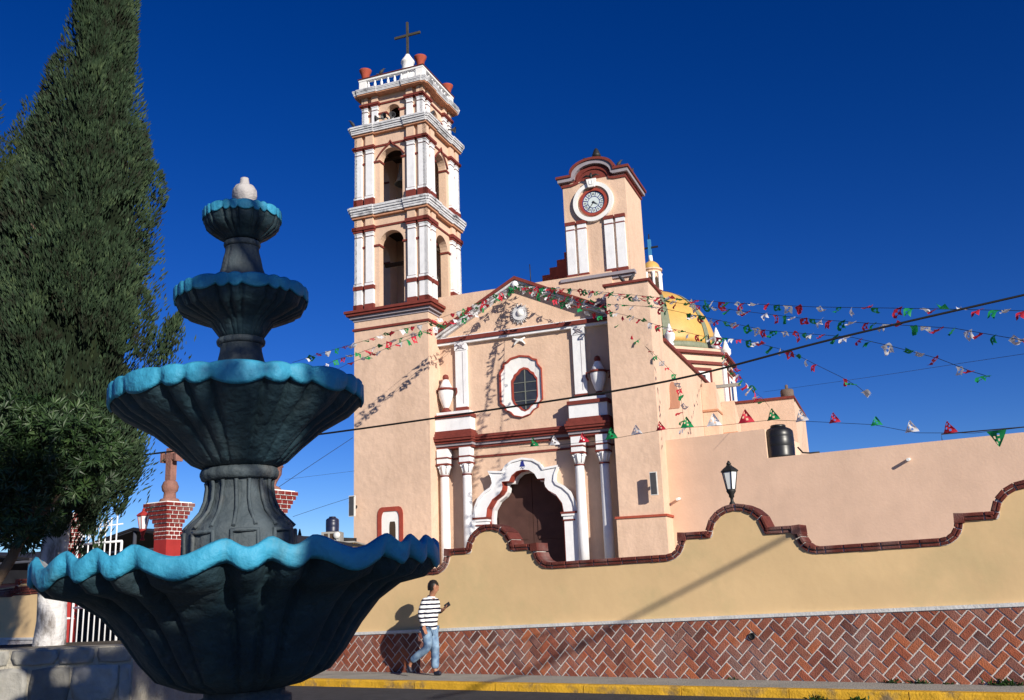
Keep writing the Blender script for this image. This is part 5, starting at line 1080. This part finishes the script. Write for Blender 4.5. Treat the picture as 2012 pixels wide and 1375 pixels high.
# ---------------------------------------------------------------- PERSON
pp = wpt(.16, .53); pz = zs(.16)
per = thing('person', 'person in striped sweater and jeans walking past the wall, looking at a phone', 'person', (pp.x, pp.y, pz), YW)
def skin(name, verts, edges, mt, parent, root=0, sub_=2):
    me = bpy.data.meshes.new(name); me.from_pydata([v[:3] for v in verts], edges, []); me.materials.append(MATS[mt]); o = link(name, me, parent)
    md = o.modifiers.new('skin', 'SKIN'); md.use_smooth_shade = True; sv = me.skin_vertices[0].data
    for i, v in enumerate(verts): r = v[3]; sv[i].radius = r if isinstance(r, tuple) else (r, r)
    sv[root].use_root = True
    s2 = o.modifiers.new('sub', 'SUBSURF'); s2.levels = sub_; s2.render_levels = sub_; return o
# local frame: +x walking direction, -y towards the street
bv = [(0, 0, .84, .085), (.02, 0, 1.0, .08), (.03, 0, 1.14, .085), (.035, 0, 1.24, .06), (.06, 0, 1.32, .048), (.085, 0, 1.38, .058), (.115, 0, 1.44, .092), (.122, 0, 1.51, .088), (.10, 0, 1.56, .05),
      (.03, -.165, 1.225, .04), (-.03, -.21, 1.03, .034), (.03, -.22, .87, .030), (.045, -.22, .83, .026), (.06, -.22, .79, .024),
      (.03, .165, 1.225, .04), (.03, .2, 1.05, .034), (.20, .12, 1.08, .030), (.24, .10, 1.10, .026), (.275, .09, 1.12, .022),
      (0, -.085, .78, .065), (.03, -.09, .47, .05), (-.33, -.09, .245, .036), (-.37, -.09, .16, .03), (-.33, -.09, .08, .026),
      (.01, .085, .78, .065), (.06, .08, .45, .05), (.05, .08, .09, .04), (.09, .08, .045, .032), (.17, .08, .035, .028),
      (.17, 0, 1.43, .03), (.19, 0, 1.46, .02)]
be = [(0, 1), (1, 2), (2, 3), (3, 4), (4, 5), (5, 6), (6, 7), (7, 8), (3, 9), (9, 10), (10, 11), (11, 12), (12, 13), (3, 14), (14, 15), (15, 16), (16, 17), (17, 18), (0, 19), (19, 20), (20, 21), (21, 22), (22, 23), (0, 24), (24, 25), (25, 26), (26, 27), (27, 28), (6, 29)]
def fingers(base, tip, up, side, vi):
    global bv, be
    base, tip, up, side = Vector(base), Vector(tip), Vector(up), Vector(side); d = tip-base
    for k, (w_, ln) in enumerate(((-.026, .9), (-.009, 1.0), (.009, .95), (.026, .78))):
        p1_ = base+side*w_+d*.15; p2_ = p1_+d*ln*.5; p3_ = p2_+d*ln*.35+up*.022; n = len(bv)
        bv += [(*p1_, .010), (*p2_, .0088), (*p3_, .0078)]; be += [(vi, n), (n, n+1), (n+1, n+2)]
    n = len(bv); t1 = base+side*(-.042)-d*.25; t2 = t1+d*.45+up*.015; bv += [(*t1, .011), (*t2, .009)]; be += [(vi, n), (n, n+1)]
bv = bv[:29]+[(.165, 0, 1.435, .03)]
fingers((.06, -.22, .79), (.085, -.215, .70), (.6, 0, -.3), (.2, .98, 0), 13)
fingers((.275, .09, 1.12), (.345, .06, 1.15), (0, -.5, .8), (.0, .8, .6), 18)
skin('body', bv, be, 'skin', per)
sv_ = [(0.0, 0, .755, (.175, .135)), (.005, 0, .80, (.165, .13)), (.025, 0, 1.06, (.165, .135)), (.03, 0, 1.2, (.16, .125)), (.05, 0, 1.295, .085), (.065, 0, 1.345, .075),
       (.025, -.165, 1.235, .07), (-.035, -.21, 1.03, .058), (.03, -.22, .87, .047), (.042, -.22, .825, .043), (.03, .165, 1.235, .07), (.03, .2, 1.05, .058), (.15, .14, 1.075, .045), (.19, .125, 1.085, .042)]
se = [(0, 1), (1, 2), (2, 3), (3, 4), (4, 5), (3, 6), (6, 7), (7, 8), (8, 9), (3, 10), (10, 11), (11, 12), (12, 13)]
skin('sweater', sv_, se, 'striped_knit', per)
jv = [(0, 0, .80, (.11, .10)), (0, -.085, .745, .098), (.035, -.09, .47, .078), (-.20, -.09, .335, .070), (-.325, -.09, .25, .066), (.01, .085, .745, .098), (.06, .08, .46, .08), (.055, .08, .2, .072), (.05, .08, .10, .075)]
skin('jeans', jv, [(0, 1), (1, 2), (2, 3), (3, 4), (0, 5), (5, 6), (6, 7), (7, 8)], 'denim', per)
for (vs_l) in ([(-.395, -.09, .20, .042), (-.37, -.09, .125, .044), (-.325, -.09, .055, .036)], [(.02, .08, .045, .046), (.10, .08, .042, .044), (.18, .08, .034, .034)]):
    skin('shoe', vs_l, [(0, 1), (1, 2)], 'shoe', per)
m = M()
for i in range(700):
    d = Vector((rnd.gauss(0, 1), rnd.gauss(0, 1), rnd.gauss(0, 1))).normalized()
    if d.z < -.25 or (d.x > .45 and d.z < .45): continue
    p = Vector((.105, 0, 1.487))+Vector((d.x*.098, d.y*.088, d.z*.105)); tg = (Vector((.35, rnd.uniform(-.3, .3), -.9))-d*.2).normalized(); sd_ = d.cross(tg).normalized()*.011
    m.add([p-sd_, p+sd_, p+tg*.05+d*.006], [(0, 1, 2)])
hc = M(); hc.lathe([(.01, .122), (.055, .108), (.094, .055), (.102, 0), (.096, -.06)], 20, (.098, 0, 1.485), cap=False)
for f in hc.f:
    c_ = sum((Vector(hc.v[i]) for i in f), Vector())/len(f)-Vector((.098, 0, 1.485))
    if c_.x < .045 or c_.z > .06: m.add([hc.v[i] for i in f], [tuple(range(len(f)))], 0, True)
m.obj('hair', 'hair', per, fix=False)
t = M(); t.box(-.035, .035, -.006, .006, -.06, .06, 0); t.box(-.031, .031, -.0066, -.0061, -.055, .055, 1)
ph = t.obj('mobile_phone', ['phone_grey', 'glass_dark']); tag(ph, 'dark mobile phone held in front of the walking man', 'phone')
ph.location = Matrix.Translation((pp.x, pp.y, pz)) @ Matrix.Rotation(YW, 4, 'Z') @ Vector((.335, .075, 1.165)); ph.rotation_euler = (R(0), R(62), YW)
